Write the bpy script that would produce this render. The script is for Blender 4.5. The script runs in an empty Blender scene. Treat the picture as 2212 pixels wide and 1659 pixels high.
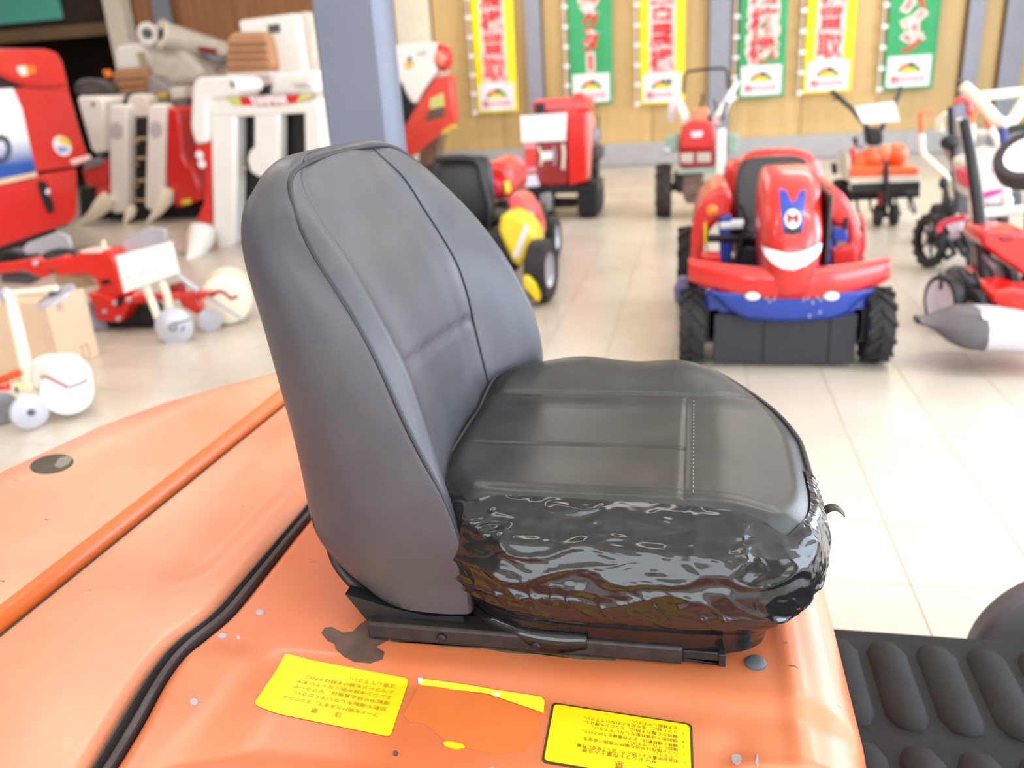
import bpy, bmesh, math, random
from mathutils import Vector, Matrix, noise
random.seed(7)
S = bpy.context.scene
COL = S.collection

# ------------------------------------------------------------------ camera
F_PX, PITCH, ROLL, YAW, CAM_H = 1789.0, 19.9, 3.63, 13.0, 1.2
_t, _r, _y = map(math.radians, (PITCH, ROLL, YAW))
_Rz = Matrix.Rotation(_y, 3, 'Z')
CF = _Rz @ Vector((0, math.cos(_t), -math.sin(_t)))
_R0 = _Rz @ Vector((1, 0, 0))
_U0 = _R0.cross(CF)
CR = math.cos(_r) * _R0 - math.sin(_r) * _U0
CU = math.cos(_r) * _U0 + math.sin(_r) * _R0
CC = Vector((0, 0, CAM_H))
cam_d = bpy.data.cameras.new('camera')
cam = bpy.data.objects.new('camera', cam_d)
COL.objects.link(cam)
m = Matrix((CR, CU, -CF)).transposed().to_4x4()
m.translation = CC
cam.matrix_world = m
cam_d.sensor_width = 36.0
cam_d.lens = 36.0 * F_PX / 2212
cam_d.clip_start = 0.05
cam_d.dof.use_dof = True
cam_d.dof.focus_distance = 0.99
cam_d.dof.aperture_fstop = 3.6
S.camera = cam

# ------------------------------------------------------------------ world, lights, exposure
S.view_settings.view_transform = 'Standard'
S.view_settings.look = 'None'
S.view_settings.exposure = 0.46
S.view_settings.gamma = 1.0
S.view_settings.use_curve_mapping = False
S.cycles.use_denoising = True
S.cycles.max_bounces = 6
W = bpy.data.worlds.new('world')
S.world = W
W.use_nodes = True
W.node_tree.nodes['Background'].inputs[0].default_value = (0.80, 0.90, 1.0, 1)
W.node_tree.nodes['Background'].inputs[1].default_value = 1.3


def area(name, loc, size, rot, power, color):
    l = bpy.data.lights.new(name, 'AREA')
    l.shape = 'RECTANGLE'
    l.size, l.size_y = size
    l.energy = power
    l.color = color
    o = bpy.data.objects.new(name, l)
    o.location = loc
    o.rotation_euler = rot
    COL.objects.link(o)
    return o


R90 = math.pi / 2
# daylight through the shop windows on the right and behind the photographer
area('daylight_right_near', (5.15, 0.3, 1.75), (5.0, 2.9), (0, R90, 0), 300, (0.74, 0.85, 1.0)).rotation_euler = (R90, 0, R90)
area('daylight_right_far', (5.15, 6.6, 1.75), (5.0, 2.9), (R90, 0, R90), 240, (0.78, 0.88, 1.0))
area('daylight_behind', (0.0, -4.15, 1.75), (8.0, 2.9), (R90, 0, 0), 210, (0.95, 0.97, 1.0)).rotation_euler = (R90, 0, 0)
for lx, ly in ((-6.2, 3.0), (-6.2, 7.5), (-2.2, 3.0), (-2.2, 7.5), (1.8, 3.0), (1.8, 7.5), (-2.2, 11.0), (1.8, 11.0), (-9.4, 9.2), (-0.2, 0.3), (-3.0, 0.0), (-0.2, 1.9)):
    area('unseen_tube_light', (lx, ly, 3.38), (2.4, 0.22), (0, 0, 0), 11 if (lx, ly) in ((-0.2, 0.3), (-0.2, 1.9), (-3.0, 0.0)) else 33, (1.0, 0.95, 0.88))  # unseen ceiling tubes; nearer ones added for tape highlights, far-left one for hood glare


# ------------------------------------------------------------------ helpers
def at_y(px, py, y):
    """point of the building plane y = const seen at photo pixel (px, py)"""
    d = CF + CR * ((px - 1106) / F_PX) - CU * ((py - 829.5) / F_PX)
    return CC + d * (y / d.y)


def at_x(px, py, x):
    d = CF + CR * ((px - 1106) / F_PX) - CU * ((py - 829.5) / F_PX)
    return CC + d * (x / d.x)


def at_z(px, py, z):
    d = CF + CR * ((px - 1106) / F_PX) - CU * ((py - 829.5) / F_PX)
    return CC + d * ((z - CAM_H) / d.z)


def lin(c):
    return tuple(((v / 255) / 12.92 if v / 255 <= 0.04045 else ((v / 255 + 0.055) / 1.055) ** 2.4) for v in c) + (1,)


MATS = {}


def mat(name, rgb, rough=0.5, metal=0.0, coat=0.0, bump=None, vary=0.0, spec=0.5, vscale=6.0, rgb2=None):
    """procedural principled material: noise colour variation and optional noise bump (scale, strength)"""
    if name in MATS:
        return MATS[name]
    M = bpy.data.materials.new(name)
    M.use_nodes = True
    nt = M.node_tree
    b = nt.nodes['Principled BSDF']
    c = lin(rgb)
    b.inputs['Base Color'].default_value = c
    b.inputs['Roughness'].default_value = rough
    b.inputs['Metallic'].default_value = metal
    b.inputs['Coat Weight'].default_value = coat
    b.inputs['Coat Roughness'].default_value = 0.08
    b.inputs['Specular IOR Level'].default_value = spec
    tc = nt.nodes.new('ShaderNodeTexCoord')
    if vary > 0 or rgb2:
        n = nt.nodes.new('ShaderNodeTexNoise')
        n.inputs['Scale'].default_value = vscale
        n.inputs['Detail'].default_value = 6
        nt.links.new(tc.outputs['Object'], n.inputs['Vector'])
        r = nt.nodes.new('ShaderNodeValToRGB')
        r.color_ramp.elements[0].position = 0.35
        r.color_ramp.elements[1].position = 0.68
        c2 = lin(rgb2) if rgb2 else tuple(min(1, v * (1 + vary)) for v in c[:3]) + (1,)
        c1 = c if rgb2 else tuple(v * (1 - vary) for v in c[:3]) + (1,)
        r.color_ramp.elements[0].color = c1
        r.color_ramp.elements[1].color = c2
        nt.links.new(n.outputs['Fac'], r.inputs['Fac'])
        nt.links.new(r.outputs['Color'], b.inputs['Base Color'])
    if bump:
        n2 = nt.nodes.new('ShaderNodeTexNoise')
        n2.inputs['Scale'].default_value = bump[0]
        n2.inputs['Detail'].default_value = 5
        nt.links.new(tc.outputs['Object'], n2.inputs['Vector'])
        bp = nt.nodes.new('ShaderNodeBump')
        bp.inputs['Strength'].default_value = bump[1]
        bp.inputs['Distance'].default_value = bump[2] if len(bump) > 2 else 0.002
        nt.links.new(n2.outputs['Fac'], bp.inputs['Height'])
        nt.links.new(bp.outputs['Normal'], b.inputs['Normal'])
    MATS[name] = M
    return M


class MB:
    """collects shapes given in world coordinates and links them as ONE mesh object"""

    def __init__(self):
        self.v, self.f = [], []

    def add(self, vs, fs):
        k = len(self.v)
        self.v += [Vector(p) for p in vs]
        self.f += [tuple(i + k for i in q) for q in fs]
        return self

    def box(self, x0, x1, y0, y1, z0, z1):
        vs = [(x, y, z) for z in (z0, z1) for y in (y0, y1) for x in (x0, x1)]
        return self.add(vs, [(0, 2, 3, 1), (4, 5, 7, 6), (0, 1, 5, 4), (2, 6, 7, 3), (0, 4, 6, 2), (1, 3, 7, 5)])

    def prism(self, pts, d):
        d = Vector(d)
        n = len(pts)
        vs = [Vector(p) for p in pts] + [Vector(p) + d for p in pts]
        fs = [tuple(range(n)), tuple(range(2 * n - 1, n - 1, -1))]
        fs += [(i, i + n, (i + 1) % n + n, (i + 1) % n) for i in range(n)]
        return self.add(vs, fs)

    def slab_y(self, pix, y, depth):
        return self.prism([at_y(px, py, y) for px, py in pix], (0, depth, 0))

    def slab_x(self, pix, x, depth):
        return self.prism([at_x(px, py, x) for px, py in pix], (depth, 0, 0))

    def tube(self, pts, r, n=10, closed=False, flat=1.0):
        pts = [Vector(p) for p in pts]
        k = len(pts)
        rs = r if isinstance(r, (list, tuple)) else [r] * k
        vs, fs = [], []
        prev = None
        for i, p in enumerate(pts):
            a = pts[(i - 1) % k] if (i > 0 or closed) else p
            b = pts[(i + 1) % k] if (i < k - 1 or closed) else p
            t = (b - a).normalized()
            if prev is None:
                up = Vector((0, 0, 1)) if abs(t.z) < 0.9 else Vector((1, 0, 0))
                u = t.cross(up).normalized()
            else:
                u = (prev - t * prev.dot(t)).normalized()
            prev = u
            w = t.cross(u)
            for j in range(n):
                an = 2 * math.pi * j / n
                vs.append(p + u * (rs[i] * math.cos(an)) + w * (rs[i] * flat * math.sin(an)))
        m_ = k if closed else k - 1
        for i in range(m_):
            for j in range(n):
                a, b = i * n, ((i + 1) % k) * n
                fs.append((a + j, a + (j + 1) % n, b + (j + 1) % n, b + j))
        if not closed:
            fs.append(tuple(range(n - 1, -1, -1)))
            fs.append(tuple(range((k - 1) * n, k * n)))
        return self.add(vs, fs)

    def lathe(self, c, axis, prof, n=32):
        """prof: (radius, offset along axis); ends with radius 0 are closed by a fan"""
        c, t = Vector(c), Vector(axis).normalized()
        up = Vector((0, 0, 1)) if abs(t.z) < 0.9 else Vector((1, 0, 0))
        u = t.cross(up).normalized()
        w = t.cross(u)
        vs, fs = [], []
        for r, h in prof:
            for j in range(n):
                an = 2 * math.pi * j / n
                vs.append(c + t * h + u * (r * math.cos(an)) + w * (r * math.sin(an)))
        for i in range(len(prof) - 1):
            for j in range(n):
                fs.append((i * n + j, i * n + (j + 1) % n, (i + 1) * n + (j + 1) % n, (i + 1) * n + j))
        fs.append(tuple(range(n - 1, -1, -1)))
        fs.append(tuple(range((len(prof) - 1) * n, len(prof) * n)))
        return self.add(vs, fs)

    def disc(self, c, axis, r, h, n=32):
        e = min(r, h) * 0.15
        return self.lathe(c, axis, [(r - e, 0), (r, e), (r, h - e), (r - e, h)], n)

    def ell(self, c, r, nu=20, nv=12):
        c = Vector(c)
        vs, fs = [], []
        for i in range(nv + 1):
            ph = math.pi * i / nv
            for j in range(nu):
                an = 2 * math.pi * j / nu
                vs.append(c + Vector((r[0] * math.sin(ph) * math.cos(an), r[1] * math.sin(ph) * math.sin(an), r[2] * math.cos(ph))))
        for i in range(nv):
            for j in range(nu):
                fs.append((i * nu + j, (i + 1) * nu + j, (i + 1) * nu + (j + 1) % nu, i * nu + (j + 1) % nu))
        return self.add(vs, fs)

    def grid(self, fn, nu, nv, cu=False, cv=False):
        """fn(i, j) -> point, i in 0..nu-1, j in 0..nv-1"""
        vs = [fn(i, j) for i in range(nu) for j in range(nv)]
        fs = []
        for i in range(nu if cu else nu - 1):
            for j in range(nv if cv else nv - 1):
                a, b = i, (i + 1) % nu
                c, d = j, (j + 1) % nv
                fs.append((a * nv + c, b * nv + c, b * nv + d, a * nv + d))
        return self.add(vs, fs)

    def loft(self, secs):
        n = len(secs[0])
        k0 = len(self.v)
        self.grid(lambda i, j: secs[i][j], len(secs), n, cv=True)
        self.f.append(tuple(k0 + j for j in range(n)))
        self.f.append(tuple(k0 + (len(secs) - 1) * n + j for j in reversed(range(n))))
        return self

    def build(self, name, material, parent=None, bevel=0.0, smooth=38, seg=2, solid=0.0, origin=None, recalc=True):
        root = parent
        off = Vector((0, 0, 0))
        if parent is not None:
            off = Vector(parent['_base']) if '_base' in parent.keys() else Vector((0, 0, 0))
        elif origin is not None:
            off = Vector(origin)
        me = bpy.data.meshes.new(name)
        me.from_pydata([v - off for v in self.v], [], self.f)
        me.validate()
        if recalc:
            bm = bmesh.new()
            bm.from_mesh(me)
            bmesh.ops.remove_doubles(bm, verts=bm.verts, dist=1e-6)
            bmesh.ops.recalc_face_normals(bm, faces=bm.faces)
            bm.to_mesh(me)
            bm.free()
        me.materials.append(material)
        for p in me.polygons:
            p.use_smooth = True
        me.set_sharp_from_angle(angle=math.radians(smooth))
        o = bpy.data.objects.new(name, me)
        COL.objects.link(o)
        if parent is not None:
            o.parent = parent
            o['_base'] = tuple(off)
        elif origin is not None:
            o.location = off
            o['_base'] = tuple(off)
        else:
            o['_base'] = (0.0, 0.0, 0.0)
        if solid:
            md = o.modifiers.new('thickness', 'SOLIDIFY')
            md.thickness = solid
        if bevel:
            md = o.modifiers.new('bevel', 'BEVEL')
            md.width = bevel
            md.segments = seg
            md.limit_method = 'ANGLE'
            md.angle_limit = math.radians(35)
            md.use_clamp_overlap = True
        return o


def thing(name, label, cat, base, group=None):
    o = bpy.data.objects.new(name, None)
    o.empty_display_size = 0.1
    o.location = base
    COL.objects.link(o)
    o['_base'] = tuple(base)
    o['label'] = label
    o['category'] = cat
    if group:
        o['group'] = group
    return o


def tag(o, label, cat, group=None):
    o['label'] = label
    o['category'] = cat
    if group:
        o['group'] = group
    return o


def structure(o):
    o['kind'] = 'structure'
    return o


def lab(o, text):
    o['label'] = text
    return o


def sm(a, b, x):
    t = max(0.0, min(1.0, (x - a) / (b - a)))
    return t * t * (3 - 2 * t)


def interp(x, xs, ys):
    if x <= xs[0]:
        return ys[0]
    for i in range(len(xs) - 1):
        if x <= xs[i + 1]:
            t = (x - xs[i]) / (xs[i + 1] - xs[i])
            return ys[i] + t * (ys[i + 1] - ys[i])
    return ys[-1]


def text_mesh(s, size, offset=0.0, extrude=0.001, res=3):
    """vertices and faces of lettering, centred, lying in the xy plane"""
    cu = bpy.data.curves.new('letters', 'FONT')
    cu.body = s
    cu.size = size
    cu.align_x = 'CENTER'
    cu.align_y = 'CENTER'
    cu.offset = offset
    cu.extrude = extrude
    cu.resolution_u = res
    o = bpy.data.objects.new('letters', cu)
    COL.objects.link(o)
    dg = bpy.context.evaluated_depsgraph_get()
    ev = o.evaluated_get(dg)
    me = ev.to_mesh()
    vs = [v.co.copy() for v in me.vertices]
    fs = [tuple(p.vertices) for p in me.polygons]
    ev.to_mesh_clear()
    bpy.data.objects.remove(o)
    bpy.data.curves.remove(cu)
    return vs, fs


def add_text(mb, s, size, org, xdir, ydir, offset=0.0, extrude=0.001, width=None):
    vs, fs = text_mesh(s, size, offset, extrude)
    if not vs:
        return
    xd, yd = Vector(xdir).normalized(), Vector(ydir).normalized()
    zd = xd.cross(yd)
    k = 1.0
    if width:
        w = max(v.x for v in vs) - min(v.x for v in vs)
        k = width / w
    cx = (max(v.x for v in vs) + min(v.x for v in vs)) / 2
    cy = (max(v.y for v in vs) + min(v.y for v in vs)) / 2
    org = Vector(org)
    mb.add([org + xd * ((v.x - cx) * k) + yd * (v.y - cy) + zd * v.z for v in vs], fs)


# ------------------------------------------------------------------ materials
RED = mat('red_paint', (214, 44, 40), 0.32, coat=0.5, vary=0.06)
DRED = mat('dark_red_paint', (150, 30, 34), 0.4, coat=0.3, vary=0.08)
BRED = mat('bright_red_paint', (222, 28, 16), 0.3, coat=0.5, vary=0.06)
WHITE = mat('white_paint', (238, 234, 228), 0.35, coat=0.4, vary=0.02)
CREAM = mat('cream_paint', (236, 226, 204), 0.45, vary=0.03)
OFFW = mat('dusty_white_paint', (214, 205, 192), 0.5, vary=0.08, vscale=9)
BLACK = mat('black_plastic', (26, 26, 29), 0.45, vary=0.1)
BLACKM = mat('black_metal', (34, 34, 38), 0.4, metal=0.3, vary=0.15)
RUBBER = mat('tyre_rubber', (36, 35, 36), 0.75, vary=0.2, bump=(60, 0.3))
GREY = mat('grey_metal', (150, 150, 156), 0.4, metal=0.5, vary=0.1)
LGREY = mat('light_grey_metal', (188, 188, 198), 0.35, metal=0.35, vary=0.08)
DGREY = mat('dark_grey_plastic', (82, 80, 86), 0.5, vary=0.1)
BLUE = mat('blue_paint', (30, 62, 160), 0.35, coat=0.4, vary=0.08)
YELLOW = mat('yellow_paint', (246, 214, 30), 0.35, coat=0.4, vary=0.04)
ORANGEP = mat('orange_machine_paint', (232, 98, 44), 0.4, coat=0.3, vary=0.08)
SALMON = mat('faded_orange_plastic', (236, 142, 104), 0.5, vary=0.06)
AMBER = mat('amber_lens', (250, 130, 30), 0.25, coat=0.5)
BROWNSEAT = mat('brown_vinyl', (176, 128, 92), 0.6, vary=0.08)
TAN = mat('tan_plastic', (196, 168, 128), 0.5, vary=0.1)
GREENG = mat('grey_green_paint', (150, 176, 160), 0.5, vary=0.08)
PAPER = mat('white_card', (244, 242, 240), 0.6)
INK = mat('grey_ink', (196, 192, 200), 0.7)
VINYL = mat('black_seat_vinyl', (44, 43, 48), 0.45, vary=0.1, bump=(300, 0.15))
PINK = mat('magenta_print', (226, 60, 140), 0.4)
CARD = mat('cardboard', (222, 190, 160), 0.75, vary=0.04, bump=(120, 0.15))
CHROME = mat('bright_metal', (205, 205, 210), 0.2, metal=0.9)

# ------------------------------------------------------------------ floor
g_floor = mat('floor_joint', (150, 132, 112), 0.8)
floor = structure(MB().box(-13, 5.2, -4.4, 12.45, -0.2, -0.003).build('floor', g_floor))
MT = bpy.data.materials.new('vinyl_floor_tile')
MT.use_nodes = True
nt = MT.node_tree
b = nt.nodes['Principled BSDF']
b.inputs['Roughness'].default_value = 0.27
b.inputs['Specular IOR Level'].default_value = 0.45
oi = nt.nodes.new('ShaderNodeObjectInfo')
ge = nt.nodes.new('ShaderNodeNewGeometry')
n1 = nt.nodes.new('ShaderNodeTexNoise')
n1.inputs['Scale'].default_value = 1.4
n1.inputs['Detail'].default_value = 8
nt.links.new(ge.outputs['Position'], n1.inputs['Vector'])
r1 = nt.nodes.new('ShaderNodeValToRGB')
r1.color_ramp.elements[0].position = 0.3
r1.color_ramp.elements[0].color = lin((192, 180, 164))
r1.color_ramp.elements[1].position = 0.7
r1.color_ramp.elements[1].color = lin((208, 199, 187))
nt.links.new(n1.outputs['Fac'], r1.inputs['Fac'])
mx = nt.nodes.new('ShaderNodeMixRGB')
mx.blend_type = 'MULTIPLY'
mx.inputs[0].default_value = 1
mr = nt.nodes.new('ShaderNodeMapRange')
mr.inputs[3].default_value = 0.95
mr.inputs[4].default_value = 1.0
nt.links.new(oi.outputs['Random'], mr.inputs[0])
nt.links.new(r1.outputs['Color'], mx.inputs[1])
nt.links.new(mr.outputs[0], mx.inputs[2])
nt.links.new(mx.outputs[0], b.inputs['Base Color'])
TS = 0.3035
cells = []
for ix in range(-42, 16):
    for iy in range(-14, 40):
        cx, cy = 0.528 + TS * (ix + 0.5), 0.05 + TS * (iy + 0.5)
        if not (-12.9 < cx < 5.1 and -4.3 < cy < 12.3):
            continue
        d = Vector((cx, cy, 0)) - CC
        z = d.dot(CF)
        vis = False
        if z > 0.5:
            u, v = d.dot(CR) / z * F_PX, d.dot(CU) / z * F_PX
            vis = abs(u) < 1190 and abs(v) < 900
        cells.append((0 if vis else 1, d.length, cx, cy))
cells.sort()
tb = MB().box(-TS / 2 + 0.0012, TS / 2 - 0.0012, -TS / 2 + 0.0012, TS / 2 - 0.0012, -0.004, 0.0)
t0 = tb.build('tile', MT, floor)
t0.location = cells[0][2:4] + (0,)
for k, (_, _, cx, cy) in enumerate(cells[1:300]):
    o = t0.copy()
    o.location = (cx, cy, 0)
    COL.objects.link(o)
rest = MB()
for (_, _, cx, cy) in cells[300:]:
    a = TS / 2 - 0.0012
    rest.add([(cx - a, cy - a, 0), (cx + a, cy - a, 0), (cx + a, cy + a, 0), (cx - a, cy + a, 0)], [(0, 1, 2, 3)])
ro = rest.build('tile', MT, floor, recalc=False)
ro['kind'] = 'stuff'

# ------------------------------------------------------------------ walls
WY = 12.3


def wood(name, c1, c2):
    M = bpy.data.materials.new(name)
    M.use_nodes = True
    nt = M.node_tree
    b = nt.nodes['Principled BSDF']
    b.inputs['Roughness'].default_value = 0.5
    tc = nt.nodes.new('ShaderNodeTexCoord')
    oi = nt.nodes.new('ShaderNodeObjectInfo')
    mp = nt.nodes.new('ShaderNodeMapping')
    mp.inputs['Scale'].default_value = (9, 9, 0.5)
    nt.links.new(tc.outputs['Object'], mp.inputs['Vector'])
    n = nt.nodes.new('ShaderNodeTexNoise')
    n.inputs['Scale'].default_value = 2.2
    n.inputs['Detail'].default_value = 7
    n.inputs['Distortion'].default_value = 0.6
    nt.links.new(mp.outputs[0], n.inputs['Vector'])
    r = nt.nodes.new('ShaderNodeValToRGB')
    r.color_ramp.elements[0].position = 0.3
    r.color_ramp.elements[0].color = lin(c1)
    r.color_ramp.elements[1].position = 0.72
    r.color_ramp.elements[1].color = lin(c2)
    nt.links.new(n.outputs['Fac'], r.inputs['Fac'])
    mx = nt.nodes.new('ShaderNodeMixRGB')
    mx.blend_type = 'MULTIPLY'
    mx.inputs[0].default_value = 1
    mr = nt.nodes.new('ShaderNodeMapRange')
    mr.inputs[3].default_value = 0.86
    mr.inputs[4].default_value = 1.0
    nt.links.new(oi.outputs['Random'], mr.inputs[0])
    nt.links.new(r.outputs['Color'], mx.inputs[1])
    nt.links.new(mr.outputs[0], mx.inputs[2])
    nt.links.new(mx.outputs[0], b.inputs['Base Color'])
    return M


PLY = wood('plywood_panel', (204, 168, 108), (218, 184, 126))
DWOOD = wood('brown_wood_panel', (164, 108, 70), (190, 132, 88))
BLUEG = mat('blue_grey_steel', (140, 142, 154), 0.45, vary=0.04)
BLUEC = mat('blue_grey_column_paint', (103, 107, 122), 0.42, vary=0.04)
CONC = mat('grey_baseboard', (176, 174, 176), 0.6, vary=0.05)
PLAST = mat('plain_wall', (206, 198, 186), 0.8, vary=0.04)
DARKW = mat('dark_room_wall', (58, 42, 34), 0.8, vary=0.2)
CEIL = mat('ceiling_board', (226, 222, 214), 0.85, vary=0.03)

wall_b = structure(MB().box(-8.7, 5.3, WY + 0.02, WY + 0.25, 0, 3.5).build('wall_back', mat('wall_batten', (120, 84, 48), 0.8)))
xs = [-8.36, -7.62, -6.7, -5.78, -4.86, -4.17]
for a, c in zip(xs[:-1], xs[1:]):
    MB().box(a + 0.005, c - 0.005, WY, WY + 0.03, 0.31, 3.48).build('panel', DWOOD, wall_b, bevel=0.004)
xs = [-3.66, -2.78, -2.31, -1.7, -0.79, 0.12, 0.17]
xs = [-3.66, -2.72, -2.31]
for a, c in zip(xs[:-1], xs[1:]):
    MB().box(a + 0.004, c - 0.004, WY, WY + 0.03, 0.31, 3.48).build('panel', PLY, wall_b, bevel=0.004)
for x0, x1, n in ((-2.09, 0.17, 3), (0.44, 3.3, 3), (3.5, 3.74, 1), (4.0, 5.0, 1)):
    for k in range(n):
        a = x0 + (x1 - x0) * k / n
        c = x0 + (x1 - x0) * (k + 1) / n
        MB().box(a + 0.004, c - 0.004, WY, WY + 0.03, 0.31, 3.48).build('panel', PLY, wall_b, bevel=0.004)
# blue-grey steel columns standing against the wall, H section seen as a flange
ti = 1
for x0, x1 in ((-2.31, -2.09), (0.17, 0.44), (3.31, 3.49), (3.74, 3.99), (-7.95, -7.66)):
    o = MB().box(x0, x1, WY - 0.12, WY - 0.105, 0, 3.48).box((x0 + x1) / 2 - 0.006, (x0 + x1) / 2 + 0.006, WY - 0.105, WY + 0.0, 0, 3.48)
    structure(o.build('trim_%d' % ti, BLUEG))
    ti += 1
for x0, x1, dep in ((-4.15, -3.68, 0.2), (-8.68, -8.38, 0.25)):
    structure(MB().box(x0, x1, WY - dep, WY - 0.002, 0, 3.48).build('trim_%d' % ti, CREAM, bevel=0.01))
    ti += 1
structure(MB().box(-3.66, 5.2, WY - 0.05, WY + 0.015, 0, 0.31).build('baseboard_back', CONC, bevel=0.008))
# room through the left-end opening, its darkness put into the wall and floor colours
wl = structure(MB().box(-13.2, -13.0, -4.4, 10.0, 0, 3.5).build('wall_left', PLAST))
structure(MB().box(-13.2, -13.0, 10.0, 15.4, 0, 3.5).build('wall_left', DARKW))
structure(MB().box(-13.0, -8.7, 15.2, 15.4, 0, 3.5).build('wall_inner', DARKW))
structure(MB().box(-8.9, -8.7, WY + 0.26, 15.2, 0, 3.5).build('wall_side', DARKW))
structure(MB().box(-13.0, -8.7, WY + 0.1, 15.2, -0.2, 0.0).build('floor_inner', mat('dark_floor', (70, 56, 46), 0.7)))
structure(MB().box(-13.0, -8.69, WY - 0.02, WY + 0.1, 2.28, 2.46).build('trim_%d' % ti, mat('tan_beam', (122, 96, 70), 0.6, vary=0.1), bevel=0.01))
ti += 1
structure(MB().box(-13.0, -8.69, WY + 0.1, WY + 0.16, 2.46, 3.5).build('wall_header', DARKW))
sg = MB().box(-12.0, -9.62, WY + 0.0, WY + 0.06, 2.56, 3.3).build('sign_board', mat('teal_board', (96, 190, 172), 0.5, vary=0.04), bevel=0.008)
tag(sg, 'teal green board above the dark opening in the far left corner', 'sign')
# right wall and the wall behind the camera: shop windows
structure(MB().box(-13.2, 5.4, -4.4, 15.4, 3.5, 3.6).build('ceiling', CEIL))
wr = MB()
wr.box(5.2, 5.4, -4.4, 12.5, 0, 0.28).box(5.2, 5.4, -4.4, 12.5, 3.22, 3.5)
wr.box(5.2, 5.4, -4.4, -2.3, 0.28, 3.22).box(5.2, 5.4, 2.9, 4.0, 0.28, 3.22).box(5.2, 5.4, 9.2, 12.5, 0.28, 3.22)
structure(wr.build('wall_right', PLAST))
wf = MB()
wf.box(-13.2, 5.4, -4.6, -4.4, 0, 0.28).box(-13.2, 5.4, -4.6, -4.4, 3.22, 3.5)
wf.box(-13.2, -4.1, -4.6, -4.4, 0.28, 3.22).box(4.1, 5.4, -4.6, -4.4, 0.28, 3.22)
structure(wf.build('wall_front', PLAST))
ALU = mat('window_aluminium', (170, 172, 178), 0.35, metal=0.7)
wi = 1
for y0, y1 in ((-2.3, 2.9), (4.0, 9.2)):
    fr = MB()
    n = 4
    for k in range(n + 1):
        y = y0 + (y1 - y0) * k / n
        fr.box(5.22, 5.3, max(y0, y - 0.03), min(y1, y + 0.03), 0.28, 3.22)
    fr.box(5.22, 5.3, y0, y1, 0.28, 0.34).box(5.22, 5.3, y0, y1, 3.16, 3.22).box(5.22, 5.3, y0, y1, 2.2, 2.25)
    structure(fr.build('window_%d' % wi, ALU))
    wi += 1
fr = MB()
for k in range(7):
    x = -4.1 + 8.2 * k / 6
    fr.box(max(-4.1, x - 0.03), min(4.1, x + 0.03), -4.5, -4.42, 0.28, 3.22)
fr.box(-4.1, 4.1, -4.5, -4.42, 0.28, 0.34).box(-4.1, 4.1, -4.5, -4.42, 3.16, 3.22)
structure(fr.build('window_%d' % wi, ALU))
# the big column behind the seat
cb = MB()
cx0, cx1, cyy = -1.335, -1.08, 3.0
cb.box(cx0, cx1 - 0.03, cyy, cyy + 0.15, 0, 3.5)
cb.prism([(cx1 - 0.03, cyy, 0), (cx1 + 0.0, cyy + 0.05, 0), (cx1 + 0.0, cyy + 0.15, 0), (cx1 - 0.03, cyy + 0.15, 0)], (0, 0, 3.5))
structure(cb.build('trim_%d' % ti, BLUEC, bevel=0.012))


# ------------------------------------------------------------------ orange tractor (deck, hood, mat)
def orange_paint(name, ca, cb_):
    M = bpy.data.materials.new(name)
    M.use_nodes = True
    nt = M.node_tree
    b = nt.nodes['Principled BSDF']
    b.inputs['Roughness'].default_value = 0.42
    b.inputs['Coat Weight'].default_value = 0.35
    b.inputs['Coat Roughness'].default_value = 0.22
    g = nt.nodes.new('ShaderNodeNewGeometry')
    n = nt.nodes.new('ShaderNodeTexNoise')
    n.inputs['Scale'].default_value = 3.2
    n.inputs['Detail'].default_value = 5
    nt.links.new(g.outputs['Position'], n.inputs['Vector'])
    r = nt.nodes.new('ShaderNodeValToRGB')
    r.color_ramp.elements[0].position = 0.32
    r.color_ramp.elements[0].color = lin(ca)
    r.color_ramp.elements[1].position = 0.7
    r.color_ramp.elements[1].color = lin(cb_)
    nt.links.new(n.outputs['Fac'], r.inputs['Fac'])
    mp = nt.nodes.new('ShaderNodeMapping')
    mp.inputs['Rotation'].default_value = (0, 0, 0.5)
    mp.inputs['Scale'].default_value = (26, 90, 30)
    nt.links.new(g.outputs['Position'], mp.inputs['Vector'])
    n2 = nt.nodes.new('ShaderNodeTexNoise')
    n2.inputs['Scale'].default_value = 1.0
    n2.inputs['Detail'].default_value = 2
    nt.links.new(mp.outputs[0], n2.inputs['Vector'])
    r2 = nt.nodes.new('ShaderNodeValToRGB')
    r2.color_ramp.elements[0].position = 0.745
    r2.color_ramp.elements[0].color = (0, 0, 0, 1)
    r2.color_ramp.elements[1].position = 0.78
    r2.color_ramp.elements[1].color = (1, 1, 1, 1)
    nt.links.new(n2.outputs['Fac'], r2.inputs['Fac'])
    mx = nt.nodes.new('ShaderNodeMixRGB')
    mx.inputs[2].default_value = lin((96, 62, 48))
    nt.links.new(r2.outputs['Color'], mx.inputs[0])
    nt.links.new(r.outputs['Color'], mx.inputs[1])
    nt.links.new(mx.outputs[0], b.inputs['Base Color'])
    n3 = nt.nodes.new('ShaderNodeTexNoise')
    n3.inputs['Scale'].default_value = 220
    nt.links.new(g.outputs['Position'], n3.inputs['Vector'])
    bp = nt.nodes.new('ShaderNodeBump')
    bp.inputs['Strength'].default_value = 0.08
    bp.inputs['Distance'].default_value = 0.001
    nt.links.new(n3.outputs['Fac'], bp.inputs['Height'])
    nt.links.new(bp.outputs['Normal'], b.inputs['Normal'])
    return M


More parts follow.
